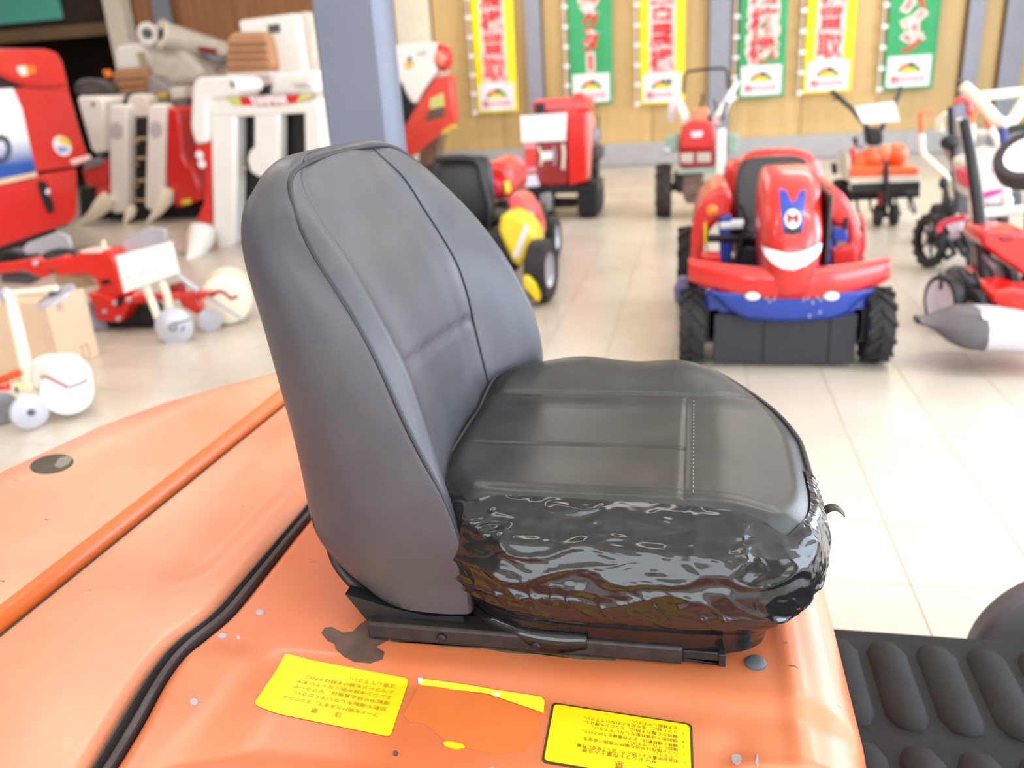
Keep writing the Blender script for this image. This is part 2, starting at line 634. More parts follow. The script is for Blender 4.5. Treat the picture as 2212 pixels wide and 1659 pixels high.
ORANGE = orange_paint('worn_orange_paint', (202, 98, 46), (206, 124, 84))
ORANGE_NOSHEEN = orange_paint('orange_paint_no_sheen', (194, 92, 28), (200, 104, 42))  # step face: same paint, darkened in colour where the grazing sheen is missing
ORANGE_SHEEN = orange_paint('orange_paint_sheen', (212, 130, 94), (218, 150, 120))  # hood panels paled: matte sheen and overexposure put into the colour
FRESH = mat('unfaded_orange_paint', (212, 110, 50), 0.5, coat=0.15, vary=0.06, vscale=14)
GREASE = mat('brown_grease', (92, 68, 58), 0.6, vary=0.25, vscale=40, bump=(90, 0.3))
LABELY = mat('yellow_sticker', (252, 208, 0), 0.45)
OLIVE = mat('sticker_ink', (150, 128, 0), 0.6)
DOLIVE = mat('sticker_black_ink', (60, 50, 4), 0.6)
PRIMER = mat('pale_primer_chip', (170, 166, 176), 0.6)
SEAL = mat('rubber_seal', (62, 56, 58), 0.5, vary=0.15)
MATB = mat('rubber_mat', (22, 22, 23), 0.7, spec=0.3, vary=0.3, vscale=22, bump=(80, 0.3))

tr = thing('tractor', 'orange tractor body with yellow warning stickers beneath the black seat', 'tractor', (-0.4, 0.95, 0))
GR = [(0.30, -0.560), (0.577, -0.591), (0.652, -0.605), (0.70, -0.618), (0.748, -0.625), (0.78, -0.6235), (0.80, -0.619), (0.821, -0.613), (0.84, -0.609), (0.88, -0.609), (1.052, -0.616), (1.8, -0.63)]
GL = [(0.30, -0.588), (0.573, -0.619), (0.644, -0.636), (0.70, -0.648), (0.735, -0.653), (0.775, -0.656), (0.798, -0.653), (0.820, -0.643), (0.836, -0.637), (0.912, -0.638), (1.098, -0.641), (1.8, -0.655)]


def smooth_interp(y, T):
    s = 0
    for k in range(-3, 4):
        s += interp(y + k * 0.008, [t[0] for t in T], [t[1] for t in T])
    return s / 7


def gR(y):
    return smooth_interp(y, GR)


def gL(y):
    return smooth_interp(y, GL)


def deck_z(x, y):
    z = 0.530
    z += 0.0105 * sm(0.752, 0.795, y)
    lx = sm(-0.455, -0.55, x)
    near = sm(0.64, 0.57, y)
    z += 0.020 * max(lx * (1 - 0.7 * sm(0.752, 0.795, y)), near)
    z -= 0.008 * math.exp(-((x - 0.045) / 0.022) ** 2 - ((y - 0.715) / 0.03) ** 2)
    z += 0.006 * math.exp(-((x - 0.118) / 0.012) ** 2) * sm(0.68, 0.72, y)
    z += 0.006 * math.exp(-((y - 0.692) / 0.010) ** 2) * sm(0.03, 0.06, x) * sm(0.14, 0.11, x)
    z -= 0.05 * sm(0.47, 0.36, y) ** 2
    if x > 0.112:
        r = 0.085
        t = min(1, (x - 0.112) / r)
        z -= r * (1 - math.sqrt(max(0, 1 - t * t)))
    e = x - gR(y)
    z -= 0.012 * max(0, 1 - e / 0.014) ** 2 if e < 0.014 else 0
    return z


ys = [0.34 + 1.12 * i / 187 for i in range(188)]
NFLAT, NARC = 120, 14


def deck_pt(i, j):
    y = ys[i]
    x0 = gR(y)
    if j == 0:
        return Vector((x0, y, 0.40))
    j -= 1
    if j < NFLAT:
        t = j / (NFLAT - 1)
        t = t ** 1.0
        x = x0 + (0.112 - x0) * t
        if j == 1:
            x = x0 + 0.003
        return Vector((x, y, deck_z(x, y)))
    k = j - NFLAT + 1
    if k <= NARC:
        a = R90 * k / NARC
        x = 0.112 + 0.085 * math.sin(a)
        base = deck_z(0.112, y)
        return Vector((x, y, base - 0.085 * (1 - math.cos(a)) + (0.006 * math.exp(-((x - 0.118) / 0.012) ** 2) - 0.0046) * sm(0.68, 0.72, y)))
    return Vector((0.205, y, 0.22))


MB().grid(deck_pt, len(ys), NFLAT + NARC + 2).build('seat_deck', ORANGE, tr, smooth=60)
# black rubber seal in the gap between deck and hood
ys2 = [0.32 + 1.3 * i / 130 for i in range(131)]


def seal_pt(i, j):
    y = ys2[i]
    a, c = gL(y), gR(y)
    t = j / 8
    h = [0.50, 0.544, 0.546, 0.534, 0.534, 0.548, 0.550, 0.548, 0.50][j]
    return Vector((a - 0.002 + (c - a + 0.004) * t, y, h))


MB().grid(seal_pt, len(ys2), 9).build('seal_strip', SEAL, tr, smooth=50)
# middle hood panel
SB = -0.908


def mid_z(x, y):
    z = 0.548 + 0.006 * math.sin(math.pi * max(0, min(1, (x - SB) / (gL(y) - SB))))
    z -= 0.014 * math.exp(-((x + 0.735) / 0.038) ** 2) * sm(0.86, 0.98, y)
    for e in (x - SB, gL(y) - x):
        if e < 0.018:
            z -= 0.014 * (1 - e / 0.018) ** 2
    return z


ys3 = [0.32 + 1.42 * i / 119 for i in range(120)]


def mid_pt(i, j):
    y = ys3[i]
    a, c = SB + 0.003, gL(y)
    if j in (0, 61):
        return Vector((a if j == 0 else c, y, 0.47))
    t = (j - 1) / 59
    t = 0.5 - 0.5 * math.cos(math.pi * t)
    x = a + (c - a) * t
    return Vector((x, y, mid_z(x, y)))


MB().grid(mid_pt, len(ys3), 62).build('hood_panel', ORANGE_SHEEN, tr, smooth=60)
OUT = [(0.3, -1.36), (0.9, -1.33), (1.05, -1.315), (1.18, -1.293), (1.27, -1.272), (1.39, -1.248), (1.53, -1.18), (1.61, -1.105), (1.70, -1.005), (1.75, -0.965), (1.8, -0.955)]


def rear_z(x, y):
    w = interp(y, [o[0] for o in OUT], [o[1] for o in OUT])
    t = max(0, min(1, (x - w) / (SB - w)))
    return 0.566 + 0.022 * math.sin(math.pi * t ** 0.9)


ys4 = [0.32 + 1.44 * i / 99 for i in range(100)]


def rear_pt(i, j):
    y = ys4[i]
    w = smooth_interp(y, OUT)
    if j == 0:
        return Vector((SB - 0.003, y, 0.50))
    if j == 1:
        return Vector((SB - 0.003, y, 0.545))
    if j <= 6:
        a = R90 * (j - 1) / 5
        return Vector((SB - 0.003 - 0.022 * (1 - math.cos(a)), y, 0.545 + (rear_z(SB - 0.025, y) - 0.545) * math.sin(a)))
    x0 = SB - 0.025
    r = min(0.05, (x0 - w) * 0.45)
    if j <= 40:
        t = (j - 6) / 34
        x = x0 + (w + r - x0) * t
        return Vector((x, y, rear_z(x, y)))
    if j <= 50:
        a = R90 * (j - 40) / 10
        return Vector((w + r - r * math.sin(a), y, rear_z(w + r, y) - r * (1 - math.cos(a))))
    return Vector((w, y, 0.30))


MB().grid(lambda i, j: rear_pt(i, j + 5), len(ys4), 47).build('rear_hood', ORANGE_SHEEN, tr, smooth=60)
MB().grid(rear_pt, len(ys4), 6).build('hood_flange', ORANGE_NOSHEEN, tr, smooth=60)
MB().tube([(SB + 0.0005, y_, 0.537) for y_ in (0.32, 0.8, 1.2, 1.72)], 0.005, 8).build('seam_seal', BLACK, tr)
# far end panel closing the hood and chassis below
MB().box(-0.96, 0.19, 1.44, 1.46, 0.22, 0.50).build('end_panel', ORANGE, tr, bevel=0.006)
MB().box(-1.2, 0.16, 0.62, 1.40, 0.16, 0.47).build('chassis', BLACKM, tr, bevel=0.02)


def deck_at(px, py, fn=deck_z, off=0.0):
    z = 0.54
    for _ in range(12):
        p = at_z(px, py, z)
        z = fn(p.x, p.y)
    return Vector((p.x, p.y, z + off))


def poly_decal(pix, name, material, parent, fn=deck_z, off=0.0012, sub=3):
    """a thin sheet lying on the painted surface"""
    c = (sum(p[0] for p in pix) / len(pix), sum(p[1] for p in pix) / len(pix))
    rings = []
    for s in range(sub + 1):
        k = 1 - s / sub
        rings.append([deck_at(c[0] + (p[0] - c[0]) * k, c[1] + (p[1] - c[1]) * k, fn, off) for p in pix])
    mb = MB()
    mb.grid(lambda i, j: rings[i][j], sub + 1, len(pix), cv=True)
    lowr = [p - Vector((0, 0, off + 0.0015)) for p in rings[0]]
    mb.grid(lambda i, j: (rings[0], lowr)[i][j], 2, len(pix), cv=True)
    return mb.build(name, material, parent, smooth=60)


def quad_at(q, u, v):
    """u,v in the sticker quad a(far left) b(far right) c(near right) d(near left)"""
    a, b_, c, d = q
    x = (a[0] * (1 - u) + b_[0] * u) * (1 - v) + (d[0] * (1 - u) + c[0] * u) * v
    y = (a[1] * (1 - u) + b_[1] * u) * (1 - v) + (d[1] * (1 - u) + c[1] * u) * v
    return x, y


def sticker(name, Q, parent, label=None, rad=0.06, mat_=LABELY, off=0.001):
    """rounded sticker following the deck; Q = four ground points (x, y)"""
    def pt(u, v):
        x, y = quad_at(Q, u, v)
        return Vector((x, y, deck_z(x, y) + off))
    asp = (Vector(Q[0]) - Vector(Q[1])).length / (Vector(Q[0]) - Vector(Q[3])).length
    outl = []
    for cx, cy, a0 in ((1 - rad, 1 - rad * asp, 0), (rad, 1 - rad * asp, 90), (rad, rad * asp, 180), (1 - rad, rad * asp, 270)):
        for k in range(7):
            a = math.radians(a0 + 15 * k)
            outl.append((cx + rad * math.cos(a), cy + rad * asp * math.sin(a)))
    dense = []
    for k in range(len(outl)):
        p, q = outl[k], outl[(k + 1) % len(outl)]
        n = max(1, int(math.hypot(p[0] - q[0], p[1] - q[1]) / 0.05))
        dense += [(p[0] + (q[0] - p[0]) * i / n, p[1] + (q[1] - p[1]) * i / n) for i in range(n)]
    R = 10
    mb = MB()
    mb.grid(lambda i, j: pt(0.5 + (dense[j][0] - 0.5) * (1 - i / R), 0.5 + (dense[j][1] - 0.5) * (1 - i / R)), R + 1, len(dense), cv=True)
    o = mb.build(name, mat_, parent, smooth=60)
    if label:
        lab(o, label)
    return o, pt, dense


def sticker_text(mb, pt, lines, flip=True):
    """lines: (text, u0, u1, v, height): u reading position, v across; the writing is upside down for the photographer"""
    for s, u0, v0, hu, hv in lines:
        vs, fs = text_mesh(s, 1.0, 0.0, 0.0, 1)
        if not vs:
            continue
        x0 = min(v.x for v in vs)
        y0, y1 = min(v.y for v in vs), max(v.y for v in vs)
        out = []
        for v in vs:
            u = 1 - (u0 + (v.x - x0) * hu)
            w = v0 + (v.y - (y0 + y1) / 2) * hv
            p = pt(u, w)
            out.append(p + Vector((0, 0, 0.0007)))
        mb.add(out, fs)


def gp(px, py):
    p = deck_at(px, py)
    return (p.x, p.y)


Q1 = [gp(617, 1412), gp(883, 1467), gp(843, 1593), gp(548, 1522)]
s1, pt1, _ = sticker('sticker', Q1, tr, 'faded yellow sticker with olive print, left of the torn one', rad=0.03)
mb = MB()
sticker_text(mb, pt1, [
    ('注　　意', 0.38, 0.83, 0.058, 0.10),
    ('フードを開けたままで、エンジンの', 0.13, 0.70, 0.046, 0.075),
    ('始動や運転をしないでください。', 0.09, 0.585, 0.050, 0.075),
    ('運転中や停止直後は、マフラーや', 0.08, 0.475, 0.050, 0.075),
    ('エンジン本体が熱くなっています', 0.08, 0.37, 0.050, 0.075),
    ('のでフードを開ける時は十分に', 0.08, 0.265, 0.050, 0.075),
    ('注意して下さい。', 0.08, 0.165, 0.050, 0.075)])
mb.build('lettering', OLIVE, s1, recalc=False)
Q2 = [gp(1193, 1518), gp(1495, 1565), gp(1500, 1703), gp(1169, 1648)]
s2e, pt2, dn2 = sticker('sticker', Q2, tr, 'bright yellow sticker with a black border and small print', rad=0.035, mat_=DOLIVE, off=0.0008)
mb = MB()
mb.grid(lambda i, j: pt2(0.5 + (dn2[j][0] - 0.5) * 0.965 * (1 - i / 10), 0.5 + (dn2[j][1] - 0.5) * 0.94 * (1 - i / 10)) + Vector((0, 0, 0.0005)), 11, len(dn2), cv=True)
mb.build('sticker_face', LABELY, s2e, smooth=60)
mb = MB()
sticker_text(mb, pt2, [
    ('注　　意', 0.24, 0.87, 0.070, 0.150),
    ('サイドシフト作業上の注意', 0.24, 0.715, 0.042, 0.082),
    ('1', 0.055, 0.655, 0.030, 0.058), ('取扱説明書をよく読んで、正しく安全に作業', 0.10, 0.655, 0.034, 0.062),
    ('して下さい。', 0.10, 0.59, 0.034, 0.062),
    ('2', 0.055, 0.535, 0.030, 0.058), ('シフト操作は平坦な場所で周囲の安全を', 0.10, 0.535, 0.036, 0.062),
    ('確認して行って下さい。', 0.10, 0.475, 0.034, 0.062),
    ('3', 0.055, 0.415, 0.030, 0.058), ('機体の横移動は、必ず作業機を下げて行う。', 0.10, 0.415, 0.034, 0.062),
    ('4', 0.055, 0.335, 0.030, 0.058), ('傾斜地では横移動をしないで下さい。', 0.10, 0.335, 0.036, 0.062),
    ('機体から離れる時は、エンジンを停止し、', 0.10, 0.265, 0.036, 0.062),
    ('5', 0.055, 0.195, 0.030, 0.058), ('シフト部に、手や足を入れないで下さい。', 0.10, 0.195, 0.036, 0.062),
    ('必ず確認して下さい。', 0.10, 0.13, 0.034, 0.062)])
mb.build('lettering', DOLIVE, s2e, recalc=False)
# torn sticker: unfaded patch, ragged yellow remains
tp = poly_decal([(908, 1478), (1000, 1492), (1090, 1510), (1172, 1530), (1170, 1560), (1160, 1600), (1130, 1625), (1060, 1630), (1010, 1617), (960, 1600), (920, 1565), (885, 1560), (872, 1545), (890, 1510)], 'sticker_patch', FRESH, tr, off=0.0007)
lab(tp, 'unfaded orange patch where a sticker was peeled off')
ys_ = poly_decal([(903, 1469), (910, 1468), (1000, 1480), (1075, 1493), (1168, 1507), (1176, 1515), (1174, 1542), (1160, 1534), (1140, 1522), (1128, 1515), (1085, 1508), (1060, 1499), (1015, 1493), (985, 1492), (960, 1487), (908, 1481)], 'sticker_remnant', mat('torn_sticker', (232, 226, 40), 0.5), tr, off=0.0016, sub=1)
lab(ys_, 'ragged yellow remains along the torn sticker edge')
poly_decal([(957, 1606), (968, 1603), (998, 1609), (1004, 1615), (985, 1619), (962, 1613)], 'sticker_remnant', LABELY, tr, off=0.0016, sub=1)
for q in ([(903, 1467), (914, 1468), (912, 1478), (904, 1477)], [(1066, 1498), (1080, 1500), (1078, 1507), (1068, 1505)]):
    poly_decal(q, 'paper_scrap', PAPER, tr, off=0.0022, sub=1)
# grease at the end of the seat rail, chips
gs = poly_decal([(695, 1368), (702, 1357), (718, 1356), (740, 1368), (762, 1366), (775, 1352), (790, 1342), (850, 1370), (845, 1380), (812, 1398), (830, 1410), (826, 1425), (800, 1433), (765, 1430), (742, 1418), (725, 1402), (722, 1390), (708, 1384)], 'grease_stain', GREASE, tr, off=0.0012)
lab(gs, 'dark brown grease smear by the seat rail')
poly_decal([(846, 1387), (900, 1387), (960, 1398), (1040, 1401), (1100, 1412), (1180, 1414), (1250, 1425), (1330, 1429), (1330, 1418), (1100, 1396), (900, 1376), (840, 1372)], 'grease_stain', mat('brown_dirt', (110, 92, 62), 0.7, vary=0.3, vscale=40), tr, off=0.0006)
for (px, py, w, h) in ((561, 1323, 11, 6), (480, 1374, 11, 6), (419, 1517, 9, 8), (1590, 1640, 12, 12), (1635, 1642, 3, 14), (855, 1628, 7, 6), (1062, 1402 + 260, 6, 5), (515, 1377, 5, 5)):
    poly_decal([(px + w * math.cos(a * 0.7854) * random.uniform(0.8, 1.1), py + h * math.sin(a * 0.7854) * random.uniform(0.8, 1.1)) for a in range(8)], 'paint_chip', PRIMER if px != 855 else GREASE, tr, off=0.0008, sub=1)
pl = deck_at(1632, 1434)
lab(MB().lathe(pl - Vector((0, 0, 0.004)), (0, 0, 1), [(0.0125, 0), (0.0125, 0.007), (0.010, 0.0095), (0.004, 0.0105)], 28).build('plug', mat('grey_plug', (84, 88, 96), 0.5), tr), 'round grey rubber plug')
# hole in the rear hood near its outer edge
hl_ = poly_decal([(112 + 47 * math.cos(a * 0.2618) + 6 * math.sin(a * 0.2618), 1003 + 19 * math.sin(a * 0.2618) - 9 * math.cos(a * 0.2618)) for a in range(24)], 'hood_hole', mat('hole_dark', (66, 60, 46), 0.6, vary=0.2, vscale=30), tr, fn=rear_z, off=0.0012)
lab(hl_, 'dark oval hole in the rear hood')
poly_decal([(118, 1008), (128, 991), (150, 985), (157, 992), (148, 1004), (130, 1013)], 'hole_inside', mat('hole_grey', (128, 124, 112), 0.6), tr, fn=rear_z, off=0.0018, sub=2)
# foot platform with ribbed rubber mat
MB().box(0.185, 0.95, 0.40, 1.335, 0.20, 0.24).build('foot_platform', BLACKM, tr, bevel=0.006)
fm = MB().box(0.19, 0.945, 0.405, 1.33, 0.24, 0.247).build('floor_mat', MATB, tr, bevel=0.003)
for r_, (ya, yb) in enumerate(((1.085, 1.30), (0.84, 1.055), (0.60, 0.81))):
    for k in range(8):
        x = 0.255 + 0.078 * k
        mb = MB()
        secs = []
        for i in range(9):
            a = math.pi * i / 8
            y = (ya + yb) / 2 - (yb - ya) / 2 * math.cos(a)
            w = 0.033 * min(1, math.sin(a) * 1.6 + 0.05)
            h = 0.011 * min(1, math.sin(a) * 2.0 + 0.05)
            secs.append([(x - w, y, 0.246), (x - w * 0.75, y, 0.246 + h * 0.8), (x, y, 0.246 + h), (x + w * 0.75, y, 0.246 + h * 0.8), (x + w, y, 0.246)])
        mb.loft(secs)
        mb.build('tread_rib', MATB, fm, smooth=70)
fb = MB()
arc = [(0.735 - 0.205 * math.cos(math.pi * i / 28), 0.10 + 0.205 * math.sin(math.pi * i / 28)) for i in range(29)]
fb.prism([(x, 1.45, z) for x, z in arc], (0, 0.05, 0))
fb.build('front_fender', DGREY, tr, bevel=0.012, seg=3)
MB().box(0.70, 0.77, 1.35, 1.46, 0.14, 0.20).build('fender_bracket', BLACKM, tr)
for wx in (-0.95, -0.05):
    for wy in (0.66, 1.26):
        tb_ = MB().lathe((wx, wy, 0.225), (0, 1, 0), [(0.12, 0.0), (0.20, 0.0), (0.225, 0.03), (0.225, 0.10), (0.20, 0.13), (0.12, 0.13)], 36)
        tb_.build('tyre', RUBBER, tr)

# ------------------------------------------------------------------ black tractor seat


def leather(name, rgb, rough, wear=None, bumps=0.25):
    M = bpy.data.materials.new(name)
    M.use_nodes = True
    nt = M.node_tree
    b = nt.nodes['Principled BSDF']
    b.inputs['Base Color'].default_value = lin(rgb)
    b.inputs['Roughness'].default_value = rough
    g = nt.nodes.new('ShaderNodeNewGeometry')
    n = nt.nodes.new('ShaderNodeTexNoise')
    n.inputs['Scale'].default_value = 420
    n.inputs['Detail'].default_value = 3
    nt.links.new(g.outputs['Position'], n.inputs['Vector'])
    bp = nt.nodes.new('ShaderNodeBump')
    bp.inputs['Strength'].default_value = bumps
    bp.inputs['Distance'].default_value = 0.0006
    nt.links.new(n.outputs['Fac'], bp.inputs['Height'])
    nt.links.new(bp.outputs['Normal'], b.inputs['Normal'])
    n2 = nt.nodes.new('ShaderNodeTexNoise')
    n2.inputs['Scale'].default_value = 16
    n2.inputs['Detail'].default_value = 6
    nt.links.new(g.outputs['Position'], n2.inputs['Vector'])
    r = nt.nodes.new('ShaderNodeValToRGB')
    r.color_ramp.elements[0].position = 0.45
    r.color_ramp.elements[0].color = lin(rgb)
    r.color_ramp.elements[1].position = 0.85
    r.color_ramp.elements[1].color = lin(wear or rgb)
    nt.links.new(n2.outputs['Fac'], r.inputs['Fac'])
    nt.links.new(r.outputs['Color'], b.inputs['Base Color'])
    r3 = nt.nodes.new('ShaderNodeMapRange')
    r3.inputs[3].default_value = rough - 0.05
    r3.inputs[4].default_value = rough + 0.08
    nt.links.new(n2.outputs['Fac'], r3.inputs[0])
    nt.links.new(r3.outputs[0], b.inputs['Roughness'])
    return M


BACKV = leather('charcoal_vinyl', (64, 63, 69), 0.41, (74, 73, 77))
CUSHV = leather('black_cushion_vinyl', (38, 38, 39), 0.31, (56, 56, 55))
PIPE = mat('black_piping', (34, 34, 40), 0.5)

seat = thing('tractor_seat', 'black vinyl tractor seat with taped cushion on the orange tractor', 'chair', (-0.15, 1.05, 0.545))

ZB = [0.585, 0.62, 0.66, 0.70, 0.75, 0.80, 0.85, 0.90, 0.95, 1.00, 1.03, 1.06, 1.085, 1.105, 1.12, 1.13, 1.137]
PN = [-0.264, -0.263, -0.263, -0.268, -0.281, -0.303, -0.322, -0.338, -0.358, -0.387, -0.408, -0.427, -0.438, -0.450, -0.455, -0.459, -0.466]   # near piping
RN = [-0.270, -0.270, -0.272, -0.278, -0.290, -0.300, -0.311, -0.324, -0.345, -0.370, -0.389, -0.412, -0.430, -0.446, -0.452, -0.456, -0.464]   # near ridge
CE = [-0.32, -0.32, -0.322, -0.324, -0.326, -0.331, -0.337, -0.345, -0.360, -0.383, -0.400, -0.415, -0.424, -0.432, -0.438, -0.442, -0.452]   # centre
FS = [-0.31, -0.31, -0.31, -0.313, -0.317, -0.325, -0.333, -0.340, -0.353, -0.377, -0.393, -0.407, -0.420, -0.436, -0.446, -0.450, -0.460]   # far seam
FE = [-0.25, -0.243, -0.24, -0.24, -0.24, -0.243, -0.254, -0.274, -0.300, -0.334, -0.358, -0.384, -0.405, -0.425, -0.438, -0.447, -0.460]      # far edge
BK = [-0.425, -0.468, -0.494, -0.499, -0.4995, -0.501, -0.505, -0.510, -0.516, -0.523, -0.5265, -0.5265, -0.522, -0.510, -0.503, -0.494, -0.484]  # back
WD = [0.236, 0.238, 0.242, 0.244, 0.245, 0.245, 0.245, 0.244, 0.241, 0.236, 0.230, 0.220, 0.206, 0.188, 0.168, 0.148, 0.120]


def bspline_resample(xs_, z):
    """smooth (Catmull-Rom) interpolation over ZB"""
    n = len(ZB)
    k = 0
    while k < n - 2 and z > ZB[k + 1]:
        k += 1
    t = (z - ZB[k]) / (ZB[k + 1] - ZB[k])
    p1, p2 = xs_[k], xs_[k + 1]
    d = ZB[k + 1] - ZB[k]
    m1 = (xs_[k + 1] - xs_[k - 1]) / (ZB[k + 1] - ZB[k - 1]) * d if k > 0 else p2 - p1
    m2 = (xs_[k + 2] - xs_[k]) / (ZB[k + 2] - ZB[k]) * d if k < n - 2 else p2 - p1
    t2, t3 = t * t, t * t * t
    return (2 * t3 - 3 * t2 + 1) * p1 + (t3 - 2 * t2 + t) * m1 + (-2 * t3 + 3 * t2) * p2 + (t3 - t2) * m2


YC = 1.07


def back_ctrl(z):
    g = lambda T: bspline_resample(T, z)
    pn, rn, ce, fs_, fe, bk, w = g(PN), g(RN), g(CE), g(FS), g(FE), g(BK), g(WD)
    k = w / 0.245
    y = lambda q: YC + q * k
    th = pn - bk
    tf = fe - bk
    return [
        (ce, y(0.0)), ((ce * 2 + fs_) / 3 - 0.002, y(0.07)), (fs_, y(0.135)), ((fs_ + fe) / 2 + min(0.004, 0.03 * tf), y(0.185)), (fe - min(0.004, 0.02 * tf), y(0.222)),
        (fe - min(0.018, 0.07 * tf), y(0.243)), (fe - tf * 0.30, y(0.251)), (fe - tf * 0.62, y(0.243)), (bk + tf * 0.14, y(0.215)), (bk + tf * 0.035, y(0.17)),
        (bk - 0.001, y(0.09)), (bk - 0.002, y(0.0)), (bk - 0.001, y(-0.09)), (bk + th * 0.03, y(-0.17)), (bk + th * 0.14, y(-0.215)),
        (bk + th * 0.40, y(-0.243)), (pn - th * 0.30, y(-0.250)), (pn - min(0.012, 0.10 * th), y(-0.248)), (pn, y(-0.243)), (pn + (rn - pn) * 0.62 + min(0.004, 0.03 * th), y(-0.226)),
        (rn + 0.001, y(-0.210)), (rn - min(0.010, 0.07 * th), y(-0.185)), (rn * 0.45 + ce * 0.55 - 0.001, y(-0.135)), (ce * 0.85 + rn * 0.15, y(-0.07))]


def closed_cr(P, per):
    out = []
    n = len(P)
    for k in range(n):
        p0, p1, p2, p3 = (Vector(P[(k + q) % n]) for q in (-1, 0, 1, 2))
        for s in range(per):
            t = s / per
            out.append(0.5 * ((2 * p1) + (p2 - p0) * t + (2 * p0 - 5 * p1 + 4 * p2 - p3) * t * t + (3 * p1 - p0 - 3 * p2 + p3) * t ** 3))
    return out


PER = 8
NS = 90
zz = [0.585 + (1.137 - 0.585) * (1 - (1 - i / (NS - 1)) ** 1.5) for i in range(NS)]
rows = [closed_cr(back_ctrl(z), PER) for z in zz]
dents = []


def back_pt(i, j):
    p = rows[i][j]
    z = zz[i]
    x, y = p.x, p.y
    seg = j / PER
    if seg < 4.2 or seg > 20.5:      # front face: groove of the lumbar seam
        zl = 0.897 - 0.038 * (y - 0.86) / 0.34
        x -= 0.004 * math.exp(-((z - zl) / 0.005) ** 2) * sm(1.215, 1.19, y) * sm(0.86, 0.90, y)
    return Vector((x, y, z))


bm_ = MB()
bm_.grid(back_pt, NS, 24 * PER, cv=True)
top_i = (NS - 1) * 24 * PER
cx_ = sum(bm_.v[top_i + j].x for j in range(24 * PER)) / (24 * PER)
bm_.v.append(Vector((cx_, YC, 1.1385)))
for j in range(24 * PER):
    bm_.f.append((top_i + j, top_i + (j + 1) % (24 * PER), len(bm_.v) - 1))
bm_.f.append(tuple(range(24 * PER)))
backrest = bm_.build('backrest', BACKV, seat, smooth=75)
bmx = bmesh.new()
bmx.from_mesh(backrest.data)
tops = [v for v in bmx.verts if v.co.z + 0.545 > 1.092]
for _ in range(14):
    bmesh.ops.smooth_vert(bmx, verts=tops, factor=0.5, use_axis_x=True, use_axis_y=True, use_axis_z=True)
bmx.to_mesh(backrest.data)
bmx.free()


def row_pt(z, seg):
    r = closed_cr(back_ctrl(z), PER)
    n = len(r)
    a = seg * PER
    i = int(a) % n
    t = a - int(a)
    p = r[i] * (1 - t) + r[(i + 1) % n] * t
    return Vector((p.x, p.y, z))


# piping: up the near edge, over the top, down the far edge
pts = [row_pt(0.60 + (1.10 - 0.60) * k / 40, 18) for k in range(41)]
pts += [row_pt(1.10 + 0.026 * k / 8, 18 + 0.6 * k / 8) for k in range(1, 9)]
a_, c_ = pts[-1], row_pt(1.126, 5)
pf = [row_pt(1.126 - 0.026 * k / 8, 4.5 + 0.5 * k / 8) for k in range(9)]
mid = [a_.lerp(pf[0], k / 12) + Vector((0.004 * math.sin(math.pi * k / 12), 0, 0.006 * math.sin(math.pi * k / 12))) for k in range(1, 12)]
pts += mid + pf
pts += [row_pt(1.10 - (1.10 - 0.70) * k / 40, 5) for k in range(1, 41)]
for _ in range(10):
    pts = [pts[0]] + [(pts[k - 1] + pts[k] * 2 + pts[k + 1]) / 4 for k in range(1, len(pts) - 1)] + [pts[-1]]
MB().tube(pts, 0.0032, 8).build('piping', PIPE, backrest, smooth=80)
# stitched seam between insert and far bolster
pts = [row_pt(1.128 - 0.40 * k / 50, 2.0) + Vector((0.0008, 0, 0)) for k in range(51)]
MB().tube(pts, 0.0016, 6).build('stitched_seam', PIPE, backrest, smooth=80)

# ---- cushion
KX, KY = -0.085, 1.05
AX, AY, NE = 0.235, 0.243, 2.7


def outl(th):
    c, s = math.cos(th), math.sin(th)
    ne = 4.6 - 2.0 * sm(-0.25, 0.35, s) * sm(-0.35, 0.3, c) - 1.1 * sm(0.1, -0.3, s) * sm(-0.3, -0.55, c)
    r = (abs(c) ** ne + abs(s) ** ne) ** (-1 / ne)
    return r * c * AX, r * s * AY


def ztop(x, y, s):
    dy = y - KY
    fx = 1 - 0.75 * sm(-0.05, 0.12, x)
    z = 0.746
    z += (0.030 if dy > 0 else 0.006) * sm(0.085, 0.20, abs(dy)) * fx
    if dy < 0:
        z -= 0.030 * sm(-0.185, -0.245, dy)
    z -= 0.022 * sm(0.03, 0.15, x)
    z += 0.004 * math.sin(x * 34 + 1.2) * sm(0.14, 0.22, dy) * fx
    z -= 0.015 * sm(0.86, 1.0, s) ** 1.6
    g = 0.0
    if s < 0.9:
        g += math.exp(-((x + 0.006) / 0.0035) ** 2) * sm(0.118, 0.112, dy) * sm(-0.22, -0.2, dy) * 0.0024
        g += math.exp(-((dy + 0.055) / 0.003) ** 2) * sm(0.0, -0.01, x) * 0.0022
        g += math.exp(-((dy - 0.118 - 0.03 * sm(0.0, 0.12, x)) / 0.0035) ** 2) * 0.0024
        g += math.exp(-((dy + 0.188) / 0.0035) ** 2) * 0.0024
    return z - g


NR, NSD = 64, 20


def side_prof(t, ox):
    """outward offset and height down the side wall, t 0..1; ox = how far this point faces forward"""
    zt = 1 - t
    bulge = 0.020 * math.sin(math.pi * min(1, t * 1.15 + 0.12)) - 0.006
    under = -0.016 * sm(0.6, 1.0, t) - 0.026 * sm(0.5, 1.0, t) * max(0, ox)
    return bulge + under


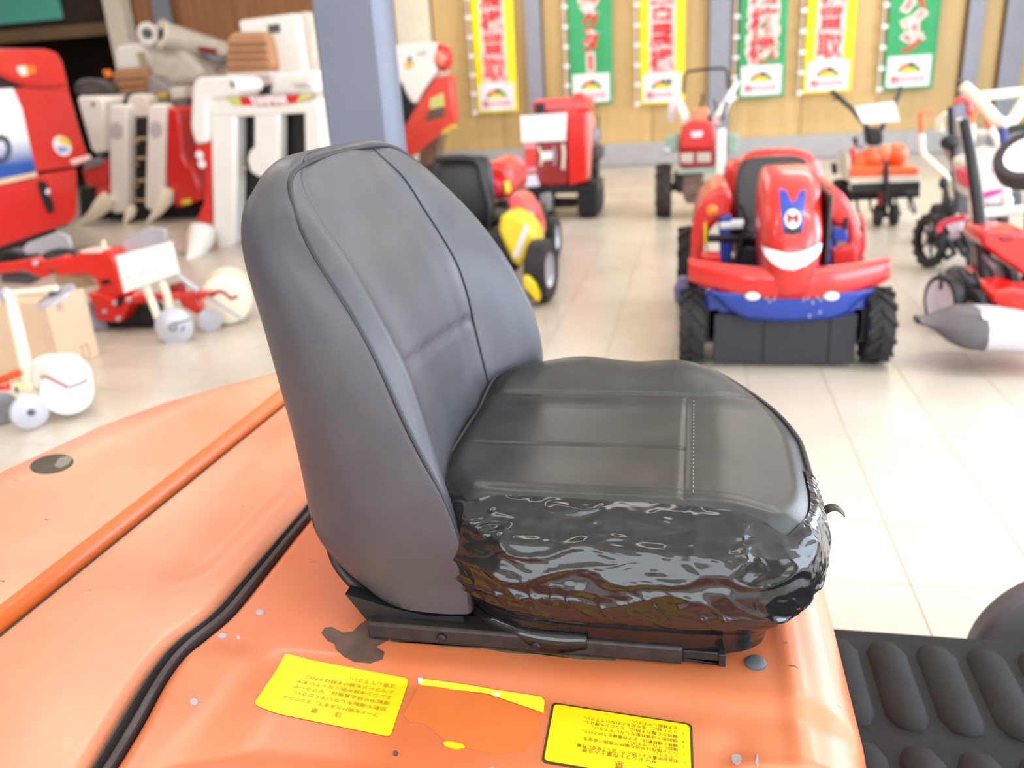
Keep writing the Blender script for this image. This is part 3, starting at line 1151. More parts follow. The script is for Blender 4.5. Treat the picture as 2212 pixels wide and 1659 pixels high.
def cush(k, th, off=0.0):
    """k in 0..1 over the top (centre to rim), 1..2 down the side"""
    ox, oy = outl(th)
    if k <= 1:
        s = k
        x, y = KX + ox * s, KY + oy * s
        return Vector((x, y, ztop(x, y, s) + off))
    t = k - 1
    a1, a2 = outl(th - 0.02), outl(th + 0.02)
    n = Vector((a2[1] - a1[1], a1[0] - a2[0], 0)).normalized()
    x1, y1 = KX + ox, KY + oy
    zt = ztop(x1, y1, 1.0)
    zb = 0.556
    d = side_prof(t, n.x) - side_prof(0, n.x)
    return Vector((x1, y1, zt + (zb - zt) * t)) + n * (d + off)


TH = 360
cb_ = MB()


def cush_pt(i, j):
    th = 2 * math.pi * j / TH
    k = (i / NR) if i <= NR else 1 + (i - NR) / NSD
    if i == 0:
        k = 0.002
    return cush(k, th)


cb_.grid(cush_pt, NR + NSD + 1, TH, cv=True)
cb_.f.append(tuple((NR + NSD) * TH + j for j in range(TH)))
cb_.f.append(tuple(j for j in reversed(range(TH))))
cushion = cb_.build('cushion', CUSHV, seat, smooth=80)
pp = [cush(1.0, math.radians(-12 + 214 * j / 130)) + Vector((0, 0, 0.001)) for j in range(131)]
MB().tube(pp, 0.0034, 8).build('piping', PIPE, cushion, smooth=80)
# stitching beside the cross seam
st = MB()
for k in range(26):
    y = KY - 0.185 + 0.0115 * k
    p = Vector((0.004, y, ztop(0.004, y, 0.5) + 0.0005))
    st.tube([p, p + Vector((0, 0.006, 0))], 0.0007, 5)
o = st.build('stitching', mat('grey_thread', (130, 128, 128), 0.7), cushion)
o['kind'] = 'stuff'


# ---- wrinkled adhesive tape wrapped over the near side and the near front corner
def tape_material():
    M = bpy.data.materials.new('black_glossy_tape')
    M.use_nodes = True
    nt = M.node_tree
    b = nt.nodes['Principled BSDF']
    b.inputs['Base Color'].default_value = lin((22, 22, 24))
    b.inputs['Roughness'].default_value = 0.13
    b.inputs['Specular IOR Level'].default_value = 0.6
    g = nt.nodes.new('ShaderNodeNewGeometry')
    mp = nt.nodes.new('ShaderNodeMapping')
    mp.inputs['Rotation'].default_value = (0.3, 0.5, 0.4)
    mp.inputs['Scale'].default_value = (7, 26, 26)
    nt.links.new(g.outputs['Position'], mp.inputs['Vector'])
    n = nt.nodes.new('ShaderNodeTexNoise')
    n.noise_type = 'RIDGED_MULTIFRACTAL'
    n.inputs['Scale'].default_value = 1.0
    n.inputs['Detail'].default_value = 3
    n.inputs['Distortion'].default_value = 0.6
    nt.links.new(mp.outputs[0], n.inputs['Vector'])
    mp2 = nt.nodes.new('ShaderNodeMapping')
    mp2.inputs['Rotation'].default_value = (0.1, -0.6, 0.3)
    mp2.inputs['Scale'].default_value = (22, 48, 48)
    nt.links.new(g.outputs['Position'], mp2.inputs['Vector'])
    nb = nt.nodes.new('ShaderNodeTexNoise')
    nb.noise_type = 'RIDGED_MULTIFRACTAL'
    nb.inputs['Scale'].default_value = 1.0
    nb.inputs['Detail'].default_value = 2
    nb.inputs['Distortion'].default_value = 0.8
    nt.links.new(mp2.outputs[0], nb.inputs['Vector'])
    ad = nt.nodes.new('ShaderNodeMath')
    ad.operation = 'MULTIPLY_ADD'
    ad.inputs[1].default_value = 0.8
    nt.links.new(nb.outputs['Fac'], ad.inputs[0])
    nt.links.new(n.outputs['Fac'], ad.inputs[2])
    bp = nt.nodes.new('ShaderNodeBump')
    bp.inputs['Distance'].default_value = 0.007
    sz = nt.nodes.new('ShaderNodeSeparateXYZ')
    nt.links.new(g.outputs['Position'], sz.inputs[0])
    mz = nt.nodes.new('ShaderNodeMapRange')
    mz.inputs[1].default_value = 0.60
    mz.inputs[2].default_value = 0.70
    mz.inputs[3].default_value = 0.12
    mz.inputs[4].default_value = 0.75
    nt.links.new(sz.outputs['Z'], mz.inputs[0])
    nt.links.new(mz.outputs[0], bp.inputs['Strength'])
    nt.links.new(ad.outputs[0], bp.inputs['Height'])
    nt.links.new(bp.outputs['Normal'], b.inputs['Normal'])
    return M


TAPE = tape_material()
T0, T1 = math.radians(216), math.radians(351)


def tape_edge(a):
    """upper border of the tape on the cushion top as k"""
    th = T0 + (T1 - T0) * a
    ox, oy = outl(th)
    yt = 0.846 - 0.006 * a
    s = (yt - KY) / oy if oy < -0.02 else 9
    return max(0.78, min(0.97, s))


NA, NB = 260, 70


def tape_pt(i, j):
    a = i / (NA - 1)
    b_ = j / (NB - 1)
    th = T0 + (T1 - T0) * a
    k0 = tape_edge(a)
    k1 = 1.975 - 0.025 * math.sin(a * 7) + 0.04 * sm(0.6, 0.75, a)
    if a < 0.12:
        k1 += 0.12 * (1 - a / 0.12) * 0.5
    kk = k0 + (min(k1, 2.0) - k0) * b_
    P = cush(kk, th, 0.0)
    e = sm(0, 0.05, b_) * sm(0, 0.02, a) * sm(0, 0.02, 1 - a) * (1 - 0.8 * sm(0.62, 0.78, b_)) * (0.5 + 0.5 * sm(0, 0.15, a))
    V1 = Vector((P.x * 9 + P.z * 8, P.y * 30, P.z * 34 - P.x * 7))
    w1 = noise.noise(V1)
    f = noise.noise(Vector((P.x * 7 + P.z * 20, P.y * 14, P.z * 26 - P.x * 10)) + Vector((9, 4, 2)))
    w3 = max(0, 1 - abs(f) * 3.2)
    g_ = noise.noise(Vector((P.x * 34 + P.z * 30, P.y * 18, P.z * 12 - P.x * 16)) + Vector((2, 7, 5)))
    w4 = max(0, 1 - abs(g_) * 4.5) * math.exp(-((b_ - 0.56) / 0.16) ** 2)
    h = 0.0030 + e * (0.0020 * w1 + 0.0034 * w3 ** 2 + 0.0030 * w4)
    Pn = cush(kk, th, max(0.0014, h))
    return Pn


tb2 = MB()
tb2.grid(tape_pt, NA, NB)
tape = lab(tb2.build('tape_wrap', TAPE, cushion, smooth=80, recalc=True), 'wrinkled glossy black tape over the worn cushion edge')
# lifted tape end at the front, curling outwards
p0 = at_y(1768, 1108, 0.97)
cu = []
for k in range(14):
    t = k / 13
    x = p0.x - 0.004 + 0.034 * t
    z = p0.z - 0.012 + 0.022 * math.sin(t * 2.5)
    cu.append((x, z))
tl = MB().grid(lambda i, j: Vector((cu[i][0], p0.y - 0.010 + 0.020 * j * (1 - 0.5 * i / 13), cu[i][1] + 0.002 * j)), 14, 2)
lab(tl.build('tape_end', mat('tape_underside', (52, 38, 34), 0.5), cushion, solid=0.001, smooth=80), 'curled loose end of tape')
# loose hem below the tape
hm = MB()
hem = []
for i in range(60):
    a = i / 59
    th = math.radians(222) + math.radians(40) * a
    p = cush(1.86, th, 0.004)
    q = cush(2.0, th, 0.006) + Vector((0, -0.004, -0.016 * math.sin(math.pi * a) * (0.6 + 0.4 * math.sin(a * 9))))
    hem.append((p, (p + q) / 2 + Vector((0, -0.004, 0)), q))
hm.grid(lambda i, j: hem[i][j], 60, 3)
hm.build('tape_hem', TAPE, cushion, solid=0.0008, smooth=80)

# ---- steel pan, bracket and rails under the seat
pan = MB()
secs = []
for k in range(20):
    t = k / 19
    th = math.radians(150) + math.radians(140) * t
    pass
prof = [(-0.476, 0.69), (-0.478, 0.65), (-0.472, 0.62), (-0.455, 0.593), (-0.43, 0.574), (-0.395, 0.562), (-0.34, 0.556), (-0.26, 0.553)]
PF = [closed_cr([(p[0], p[1]) for p in prof], 4)[k] for k in range(4 * (len(prof) - 1))]
pan.grid(lambda i, j: Vector((PF[i].x + 0.018 * abs((j - 6) / 6) ** 4, 0.862 + 0.416 * j / 12, PF[i].y)), len(PF), 13)
lab(pan.build('back_pan', mat('brown_black_plastic', (40, 33, 33), 0.5, vary=0.1), seat, solid=0.010, smooth=60), 'dark brown plastic shell below the backrest')
bk_ = MB()
bk_.prism([Vector((p.x, p.y, max(p.z, 0.5455))) for p in [at_y(q[0], q[1], 0.838) for q in ((745, 1283), (775, 1292), (840, 1312), (920, 1330), (1000, 1332), (1010, 1372), (1070, 1392), (1070, 1412), (960, 1402), (860, 1385), (800, 1350))]], (0, 0.02, 0))
bk_.build('side_bracket', BLACKM, seat, bevel=0.003)
bk_ = MB()
bk_.box(-0.40, 0.07, 1.25, 1.27, 0.545, 0.566).box(-0.36, -0.33, 0.86, 1.25, 0.547, 0.562).box(0.0, 0.03, 0.86, 1.25, 0.547, 0.566)
bk_.build('base_frame', BLACKM, seat, bevel=0.003)
rl = MB()
rl.box(-0.40, -0.005, 0.822, 0.856, 0.5435, 0.568)
rail = rl.build('slide_rail', mat('dirty_black_rail', (48, 42, 40), 0.5, metal=0.3, vary=0.3, vscale=60), seat, bevel=0.004)
MB().box(-0.005, 0.040, 0.826, 0.852, 0.546, 0.552).box(-0.005, 0.040, 0.826, 0.830, 0.546, 0.562).box(-0.005, 0.040, 0.848, 0.852, 0.546, 0.562).box(0.036, 0.044, 0.822, 0.856, 0.546, 0.563).build('rail_end', BLACKM, rail, bevel=0.001)
for x in (-0.18, -0.30):
    MB().lathe((x, 0.821, 0.556), (0, -1, 0), [(0.006, 0), (0.006, 0.003), (0.004, 0.005)], 12).build('bolt', BLACKM, rail)

# ------------------------------------------------------------------ helpers for the machines


def poly(name, pix, y, depth, m_, parent, bevel=0.012, label=None):
    o = MB().slab_y(pix, y, depth).build(name, m_, parent, bevel=bevel)
    if label:
        o['label'] = label
    return o


def px_tube(name, pix, y, r, m_, parent, n=10, label=None):
    """pix: (px, py) on plane y or (px, py, y)"""
    o = MB().tube([at_y(p[0], p[1], p[2] if len(p) > 2 else y) for p in pix], r, n).build(name, m_, parent, smooth=60)
    if label:
        o['label'] = label
    return o


def wheel(parent, c, axis, R, w, rim_mat, rim_r=0.5, lugs=0, lug_h=0.02, name='tyre', spokes=0, tm=None):
    """tyre with its rim as a sub-part; lugs are oblique tread bars"""
    c, t = Vector(c), Vector(axis).normalized()
    ri = R * rim_r
    mb = MB().lathe(c, t, [(ri, -w * 0.40), (R * 0.9, -w * 0.5), (R * 0.98, -w * 0.42), (R, -w * 0.2), (R, w * 0.2), (R * 0.98, w * 0.42), (R * 0.9, w * 0.5), (ri, w * 0.40)], 36)
    mb.f = mb.f[:-2]
    up = Vector((0, 0, 1)) if abs(t.z) < 0.9 else Vector((1, 0, 0))
    u = t.cross(up).normalized()
    v = t.cross(u)
    for k in range(lugs):
        for sd in (-1, 1):
            a0 = 2 * math.pi * (k + (0.5 if sd > 0 else 0)) / lugs
            da = 0.55 * w / R
            th = 0.30 * 2 * math.pi / lugs
            pts = []
            for (h, rr) in ((0.0, 0), (0.0, 1), (0.52, 1), (0.52, 0)):
                for q in (0, 1):
                    an = a0 + da * (h / 0.52) + th * q
                    rad = (R + lug_h) * (0.97 if h > 0.3 else 1.0) if rr else R * 0.93
                    pts.append(c + t * (sd * w * h) + u * (rad * math.cos(an)) + v * (rad * math.sin(an)))
            mb.add(pts, [(0, 2, 3, 1), (2, 4, 5, 3), (4, 6, 7, 5), (6, 0, 1, 7), (0, 6, 4, 2), (1, 3, 5, 7)])
    ty = mb.build(name, tm or RUBBER, parent, smooth=40)
    rb = MB()
    if spokes:
        rb.lathe(c, t, [(ri * 0.92, -w * 0.3), (ri * 1.03, -w * 0.42), (ri * 1.03, w * 0.42), (ri * 0.92, w * 0.3)], 30)
        rb.f = rb.f[:-2]
        for k in range(spokes):
            an = 2 * math.pi * k / spokes
            rb.tube([c, c + u * (ri * math.cos(an)) + v * (ri * math.sin(an))], R * 0.05, 6)
        rb.lathe(c, t, [(R * 0.14, -w * 0.3), (R * 0.14, w * 0.3)], 16)
    else:
        rb.lathe(c, t, [(ri * 0.25, -w * 0.34), (ri * 0.8, -w * 0.22), (ri * 1.02, -w * 0.42), (ri * 1.02, w * 0.42), (ri * 0.8, w * 0.22), (ri * 0.25, w * 0.34)], 30)
    rb.build('rim', rim_mat, ty, smooth=40)
    return ty


def price_card(label, pix, y, depth=0.004, lines=4):
    """a white paper card with rows of faint writing; pix = tl, tr, br, bl"""
    P = [at_y(p[0], p[1], p[2] if len(p) > 2 else y) for p in pix]
    n = (P[1] - P[0]).cross(P[3] - P[0]).normalized()
    if n.dot(CC - P[0]) < 0:
        n = -n
    base = tuple(sum(P, Vector()) / 4)
    o = MB().prism(P, -n * depth).build('price_card', PAPER, origin=base)
    tag(o, label, 'card', 'price cards on the machines')
    mb = MB()
    rnd = random.Random(int(pix[0][0]))
    for r in range(lines):
        v = 0.16 + 0.7 * r / max(1, lines - 1)
        u = 0.08
        while u < 0.85:
            l = rnd.uniform(0.03, 0.12)
            if rnd.random() < 0.42:
                q = []
                for uu, vv in ((u, v), (u + l, v), (u + l, v + 0.035), (u, v + 0.035)):
                    q.append(P[0] + (P[1] - P[0]) * uu + (P[3] - P[0]) * vv + ((P[2] - P[1]) - (P[3] - P[0])) * uu * vv + n * 0.0012)
                mb.add(q, [(0, 1, 2, 3)])
            u += l + rnd.uniform(0.02, 0.08)
    w = mb.build('writing', INK, o, recalc=False)
    w['kind'] = 'stuff'
    return o


# ------------------------------------------------------------------ banners on the back wall
YB = mat('yellow_banner_cloth', (250, 226, 40), 0.8, vary=0.04)
GB = mat('green_banner_cloth', (62, 160, 104), 0.8, vary=0.06)
PRED = mat('red_print', (226, 44, 50), 0.7)
PPINK = mat('pale_pink_print', (250, 208, 204), 0.7)
PWHITE = mat('white_print', (240, 236, 238), 0.7)
PGREEN = mat('green_print', (70, 130, 60), 0.7)
PYEL = mat('yellow_print', (226, 204, 70), 0.7)
PDARK = mat('dark_print', (70, 66, 74), 0.7)
PROSE = mat('rose_print', (236, 150, 160), 0.7)
BAN = [
    ('農機買取', 1031, 1118, 246, 'yellow', 'yellow banner leftmost in the row, beside the cream pillar'),
    ('トラクター', 1232, 1315, 229, 'green', 'green banner with katakana behind the red crawler carrier'),
    ('中古農機', 1382, 1470, 228, 'yellow', 'yellow banner behind the left handlebar of the walking tractor'),
    ('田植機', 1592, 1669, 214, 'green', 'green banner beside the steel column, above the red riding mower'),
    ('農機買取', 1733, 1838, 204, 'yellow', 'yellow banner right of the green kanji banner, above the left handle of the orange tiller'),
    ('コンバイン', 1905, 2010, 196, 'green', 'green banner at the right end of the row, behind the orange tiller card'),
]
BY = 12.14
for s, xl, xr, yb, colr, label in BAN:
    a = at_y(xl, yb, BY)
    c = at_y(xr, yb - 4, BY)
    x0, x1 = a.x, a.x + 0.60
    z0, z1 = a.z, a.z + 1.80
    t = thing('banner', label, 'banner', ((x0 + x1) / 2, BY, z0), 'sales banners on the back wall')
    cl = YB if colr == 'yellow' else GB
    rip = lambda x, z: 0.010 * math.sin((x - x0) * 16 + z * 1.7) + 0.006 * math.sin(z * 5 + x0)
    mb = MB().grid(lambda i, j: Vector((x0 + 0.60 * i / 20, BY + rip(x0 + 0.60 * i / 20, z0 + 1.8 * j / 40), z0 + 1.80 * j / 40)), 21, 41)
    mb.build('cloth', cl, t, solid=0.003, smooth=80)
    # white logo patch at the foot
    ph = 0.36 if colr == 'yellow' else 0.37
    pz0, pz1 = z0 + 0.035, z0 + 0.035 + ph
    px0, px1 = x0 + 0.045, x1 - 0.045

    def fr(x, z, d=0.006):
        return Vector((x, BY + rip(x, z) - d, z))
    lp = MB().grid(lambda i, j: fr(px0 + (px1 - px0) * i / 16, pz0 + (pz1 - pz0) * j / 6), 17, 7).build('logo_patch', PWHITE, t, smooth=80)
    cxm = (px0 + px1) / 2
    lz = pz0 + ph * 0.44
    for nm, m_, r0, r1, a0, a1 in (('emblem_green', PGREEN, 0.105, 0.15, 8, 172), ('emblem_yellow', PYEL, 0.02, 0.105, 8, 172), ('emblem_red', PRED, 0.11, 0.155, 95, 140), ('emblem_dark', PDARK, 0.09, 0.165, 62, 95)):
        mb = MB()
        mb.grid(lambda i, j: fr(cxm + math.cos(math.radians(a0 + (a1 - a0) * i / 14)) * (r0 + (r1 - r0) * j) * 1.0, lz + math.sin(math.radians(a0 + (a1 - a0) * i / 14)) * (r0 + (r1 - r0) * j) * 0.78, 0.009 + 0.001 * (nm in ('emblem_red', 'emblem_dark'))), 15, 2)
        mb.build(nm, m_, lp, smooth=80)
    mb = MB()
    for k in range(5):
        w = 0.095 if k == 0 else 0.07
        xx = px0 + 0.045 + (0 if k == 0 else 0.105 + (k - 1) * 0.078)
        h = 0.10 if k == 0 else 0.075
        zc = pz0 + 0.085
        # illegible brush-like strokes
        for (u0, v0, u1, v1) in ((0, 0.75, 1, 0.95), (0.1, 0.1, 0.32, 1.0), (0.62, 0.0, 0.86, 0.85), (0.0, 0.35, 1, 0.55)):
            mb.add([fr(xx + w * u0, zc - h / 2 + h * v0, 0.0095), fr(xx + w * u1, zc - h / 2 + h * v0, 0.0095), fr(xx + w * u1, zc - h / 2 + h * v1, 0.0095), fr(xx + w * u0, zc - h / 2 + h * v1, 0.0095)], [(0, 1, 2, 3)])
        if k == 0:
            mb.build('logo_print', PRED, lp, recalc=False)
            mb = MB()
    mb.build('logo_print', PROSE, lp, recalc=False)
    # column of characters
    n = len(s)
    zb = pz1 + 0.02
    ch = {4: 0.315, 5: 0.255, 3: 0.345}[n]
    xc = x0 + 0.30
    if colr == 'yellow':
        MB().grid(lambda i, j: fr(x0 + 0.125 + 0.35 * i / 10, zb - 0.03 + (ch * n + 0.06) * j / 16, 0.0055), 11, 17).build('text_ground', PPINK, t, smooth=80)
    for k, chr_ in enumerate(s):
        zc = zb + ch * (n - k - 0.5)
        made = []
        for nm, off, d, m_ in (('character', 0.008, 0.0115, PRED), ('character_outline', 0.045 if colr == 'green' else 0.03, 0.008, PPINK)):
            bb = MB()
            if chr_ == 'ー':
                wd, hh = (0.055, 0.20) if nm == 'character' else (0.11, 0.255)
                bb.add([fr(xc - wd / 2, zc - hh / 2, d), fr(xc + wd / 2, zc - hh / 2, d), fr(xc + wd / 2, zc + hh / 2, d), fr(xc - wd / 2, zc + hh / 2, d)], [(0, 1, 2, 3)])
            else:
                vs, fs = text_mesh(chr_, ch * 1.02, off, 0.0, 2)
                mx_, mn_ = max(v.x for v in vs), min(v.x for v in vs)
                my_, ny_ = max(v.y for v in vs), min(v.y for v in vs)
                bb.add([fr(xc + v.x - (mx_ + mn_) / 2, zc + v.y - (my_ + ny_) / 2, d) for v in vs], fs)
            made.append(bb.build(nm, m_, made[0] if made else t, recalc=False))
    # tabs that hold the banner at its left edge
    for k in range(8):
        zt = z0 + 0.02 + 0.25 * k
        MB().box(x0 - 0.07, x0 + 0.004, BY - 0.012, BY + 0.0, zt - 0.025, zt + 0.025).build('loop_tab', PWHITE, t, bevel=0.008)
    MB().tube([(x0 - 0.045, BY + 0.012, z0 - 0.04), (x0 - 0.045, BY + 0.012, z1 + 0.05)], 0.008, 8).build('pole', PWHITE, t)

# ------------------------------------------------------------------ red and blue riding mower (facing the photographer)
mw = thing('riding_mower', 'red and blue riding mower facing front with a white smile-shaped headlight', 'mower', (0.375, 3.9, 0))
MX = 0.375
for sx in (-1, 1):
    wheel(mw, (MX + sx * 0.375, 3.57, 0.163), (1, 0, 0), 0.150, 0.105, BLUE, 0.5, lugs=13, lug_h=0.013)
    wheel(mw, (MX + sx * 0.385, 4.55, 0.215), (1, 0, 0), 0.200, 0.14, BLUE, 0.5, lugs=13, lug_h=0.015)
# front deck: red bumper, blue guard, rubber flaps
secs = []
for k in range(25):
    t = -1 + 2 * k / 24
    x = MX + 0.395 * t
    yb = 3.36 + 0.13 * t * t
    zc = 0.385 + 0.030 * abs(t) ** 3 - 0.004 * t
    hh = 0.064 - 0.016 * abs(t) ** 4
    dd = 0.085
    secs.append([(x, yb + dd * (0.5 - 0.5 * math.cos(a)) * 1.0, zc + hh * math.copysign(abs(math.sin(a)) ** 0.7, math.sin(a))) for a in [2 * math.pi * q / 16 for q in range(16)]])
MB().loft(secs).build('bumper', RED, mw, smooth=60)
gp_ = [(1535, 628), (1540, 645), (1553, 658), (1572, 672), (1600, 688), (1620, 694), (1700, 697), (1800, 693), (1830, 684), (1852, 664), (1880, 645), (1892, 628)]
g = MB()
gp3 = [at_y(p[0], p[1], 3.40) for p in gp_]


def guard_pt(i, j):
    p = gp3[i] if j else None
    q = gp3[i]
    top = Vector((q.x, 3.40, 0.345))
    t = j / 6
    w = top.lerp(q, t)
    w.y = 3.385 + 0.05 * ((q.x - MX) / 0.36) ** 2 + 0.03 * t * t
    return w


g.grid(guard_pt, len(gp3), 7)
gd = g.build('front_guard', BLUE, mw, solid=0.012, smooth=70)
for px, py in ((1626, 641), (1796, 641)):
    p = at_y(px, py, 3.375)
    mb = MB().ell((0, 0, 0), (0.030, 0.012, 0.018))
    mb.v = [v + p + Vector((0, 0.008, 0)) for v in mb.v]
    lab(mb.build('marker_lamp', WHITE, mw), 'white oval lamp')
sc = MB()
rnd = random.Random(4)
for px, py in ((1655, 642), (1662, 648), (1672, 644), (1735, 645), (1745, 642), (1765, 640), (1772, 645), (1748, 680), (1770, 672), (1755, 650)):
    p = at_y(px, py, 3.379 + 0.02)
    sc.box(p.x - 0.003, p.x + 0.003, p.y - 0.016, p.y - 0.010, p.z - 0.008, p.z + 0.006)
o = sc.build('paint_scratch', PRIMER, gd)
o['kind'] = 'stuff'
for k, (xa, xb) in enumerate(((0.09, 0.175), (0.165, 0.305), (0.295, 0.435), (0.425, 0.565), (0.555, 0.66))):
    MB().box(xa, xb, 3.47 + 0.006 * (k % 2), 3.482 + 0.006 * (k % 2), 0.022, 0.235).build('rubber_flap', mat('flap_rubber', (44, 44, 50), 0.6), mw, bevel=0.004)
MB().box(0.05, 0.70, 3.50, 4.1, 0.10, 0.33).build('cutter_deck', BLUE, mw, bevel=0.02)
MB().box(0.02, 0.12, 3.50, 3.70, 0.10, 0.26).build('axle_case', BLACKM, mw, bevel=0.01)
MB().box(0.64, 0.73, 3.50, 3.70, 0.10, 0.26).build('axle_case', BLACKM, mw, bevel=0.01)
# hood: loft upwards and backwards
hs = []
for z, yf, w, yb in ((0.335, 3.36, 0.100, 3.95), (0.40, 3.335, 0.108, 3.95), (0.50, 3.325, 0.120, 3.95), (0.58, 3.345, 0.124, 3.95), (0.66, 3.41, 0.124, 3.95), (0.72, 3.48, 0.122, 3.95), (0.765, 3.56, 0.115, 3.93), (0.795, 3.66, 0.100, 3.90), (0.805, 3.74, 0.07, 3.86)):
    ring = []
    xm = 0.385
    for q in range(28):
        a = 2 * math.pi * q / 28
        c_, s_ = math.cos(a), math.sin(a)
        ee = 4.0
        r = (abs(c_) ** ee + abs(s_) ** ee) ** (-1 / ee)
        yy = (yf + yb) / 2 + (yb - yf) / 2 * r * s_
        if s_ < 0:
            yy += 0.05 * (1 - math.sqrt(max(0, 1 - (min(1, abs(r * c_)) ** 2)))) * 1.0
        ring.append((xm + w * r * c_, yy, z))
    hs.append(ring)
hood = MB().loft(hs).build('hood', RED, mw, smooth=70)


def hood_y(x, z):
    T = ((0.335, 3.36, 0.100), (0.40, 3.335, 0.108), (0.50, 3.325, 0.120), (0.58, 3.345, 0.124), (0.66, 3.41, 0.124), (0.72, 3.48, 0.122), (0.765, 3.56, 0.115))
    yf = interp(z, [t_[0] for t_ in T], [t_[1] for t_ in T])
    w = interp(z, [t_[0] for t_ in T], [t_[2] for t_ in T])
    return yf + 0.05 * (1 - math.sqrt(max(0, 1 - min(1, abs(x - 0.385) / w) ** 2)))


def on_hood(px, py, off):
    y = 3.40
    for _ in range(15):
        p = at_y(px, py, y)
        y = hood_y(p.x, p.z)
    return Vector((p.x, y - off, p.z))


def hood_patch(name, pix, m_, off, parent, sub=5):
    c = (sum(p[0] for p in pix) / len(pix), sum(p[1] for p in pix) / len(pix))
    dn = []
    for k in range(len(pix)):
        p, q = pix[k], pix[(k + 1) % len(pix)]
        for i in range(3):
            dn.append((p[0] + (q[0] - p[0]) * i / 3, p[1] + (q[1] - p[1]) * i / 3))
    mb = MB()
    mb.grid(lambda i, j: on_hood(c[0] + (dn[j][0] - c[0]) * (1 - i / sub), c[1] + (dn[j][1] - c[1]) * (1 - i / sub), off * (1 if i < sub + 1 else 1)), sub + 1, len(dn), cv=True)
    mb.grid(lambda i, j: on_hood(dn[j][0], dn[j][1], off if i else -0.004), 2, len(dn), cv=True)
    return mb.build(name, m_, parent, smooth=60)


hl = hood_patch('headlight', [(1644, 531), (1660, 537), (1685, 545), (1710, 547), (1740, 541), (1762, 531), (1774, 524), (1772, 540), (1762, 556), (1740, 573), (1715, 582), (1690, 580), (1668, 568), (1652, 550)], mat('headlamp_lens', (232, 234, 240), 0.12, coat=1.0), 0.010, hood)
lab(hl, 'white smile-shaped headlight')
hood_patch('badge_plate', [(1683, 406), (1697, 410), (1701, 425), (1707, 434), (1713, 437), (1720, 433), (1726, 424), (1729, 411), (1741, 408), (1738, 450), (1733, 502), (1712, 507), (1692, 502), (1687, 455)], BLUE, 0.004, hood)
hood_patch('badge_plate_edge', [(1694, 492), (1732, 492), (1730, 502), (1712, 506), (1695, 502)], BLACK, 0.006, hood, sub=2)
em = hood_patch('emblem', [(1712 + 18 * math.cos(a * 0.5236), 472 + 21 * math.sin(a * 0.5236)) for a in range(12)], PWHITE, 0.008, hood, sub=3)
vs, fs = text_mesh('M', 1.0, 0.005, 0.0, 2)
mb = MB()
xa, xb = min(v.x for v in vs), max(v.x for v in vs)
ya, yb2 = min(v.y for v in vs), max(v.y for v in vs)
mb.add([on_hood(1712 + ((v.x - xa) / (xb - xa) - 0.5) * 25, 470 - ((v.y - ya) / (yb2 - ya) - 0.5) * 22, 0.012) for v in vs], fs)
mb.build('emblem_letter', PRED, em, recalc=False)
MB().box(0.512, 0.530, 3.46, 3.95, 0.42, 0.72).build('hood_side_gap', BLACK, mw, bevel=0.006)  # black bar put in for the dark gap beside the hood
# operator seat
secs = []
for z, y, w in ((0.50, 4.26, 0.17), (0.60, 4.30, 0.18), (0.68, 4.34, 0.178), (0.745, 4.37, 0.165), (0.775, 4.39, 0.145), (0.785, 4.40, 0.11)):
    secs.append([(0.375 + w * math.copysign(abs(math.cos(a)) ** 0.5, math.cos(a)), y + 0.05 * math.sin(a) - 0.035 * abs(math.cos(a)) ** 2, z) for a in [2 * math.pi * q / 20 for q in range(20)]])
st_ = MB().loft(secs).build('backrest', VINYL, mw, smooth=70)
MB().ell((0.36, 4.12, 0.47), (0.19, 0.20, 0.055)).build('seat', VINYL, mw)
MB().box(0.12, 0.245, 3.98, 4.08, 0.505, 0.535).build('battery_box', mat('pale_blue_box', (222, 232, 240), 0.4), mw, bevel=0.008)
MB().box(0.20, 0.56, 3.98, 4.40, 0.30, 0.43).build('seat_box', BLACK, mw, bevel=0.02)
# rear cowl arch and fenders
arch = [(1585, 470), (1580, 400), (1592, 355), (1610, 335), (1640, 326), (1680, 322), (1720, 323), (1752, 332), (1772, 352), (1784, 400), (1790, 470)]
pa = [at_y(p[0], p[1], 4.62) for p in arch]
cm = Vector((0.375, 4.62, 0.48))
mb = MB()
mb.grid(lambda i, j: (pa[i] + Vector((0, 0.05 * j * j * 0.5, -0.02 * max(0, j - 2) ** 2 * (1 if j < 5 else 1)))) if j else pa[i] + (cm - pa[i]) * 0.18 + Vector((0, -0.03, 0)), len(pa), 5)
mb.build('rear_cowl', RED, mw, solid=0.015, smooth=70)
MB().box(0.16, 0.60, 4.64, 4.95, 0.25, 0.74).build('engine_cover', RED, mw, bevel=0.06, seg=4)
fl = [(1490, 575), (1492, 520), (1500, 470), (1512, 440), (1530, 418), (1552, 405), (1572, 398), (1582, 430), (1575, 470), (1553, 480), (1530, 500), (1527, 575)]
poly('fender', fl, 4.05, 0.55, RED, mw, bevel=0.03)
frt = [(1782, 400), (1800, 403), (1822, 418), (1842, 445), (1856, 480), (1866, 530), (1864, 580), (1825, 582), (1832, 540), (1826, 490), (1802, 492), (1784, 470)]
poly('fender', frt, 4.05, 0.55, RED, mw, bevel=0.03)
p = at_y(1538, 455, 4.0)
lab(MB().ell(p, (0.028, 0.03, 0.03)).build('turn_lamp', AMBER, mw), 'amber lamp on the left fender')
px_tube('yellow_stripe', [(1524, 480, 4.03), (1524, 530, 4.03)], 4.03, 0.008, YELLOW, mw)
px_tube('white_strip', [(1523, 530, 4.03), (1524, 578, 4.03)], 4.03, 0.006, PWHITE, mw)
px_tube('guard_rail', [(1858, 462, 4.0), (1866, 480, 4.0), (1866, 535, 4.0), (1858, 560, 4.0), (1850, 575, 4.0)], 4.0, 0.008, RED, mw)
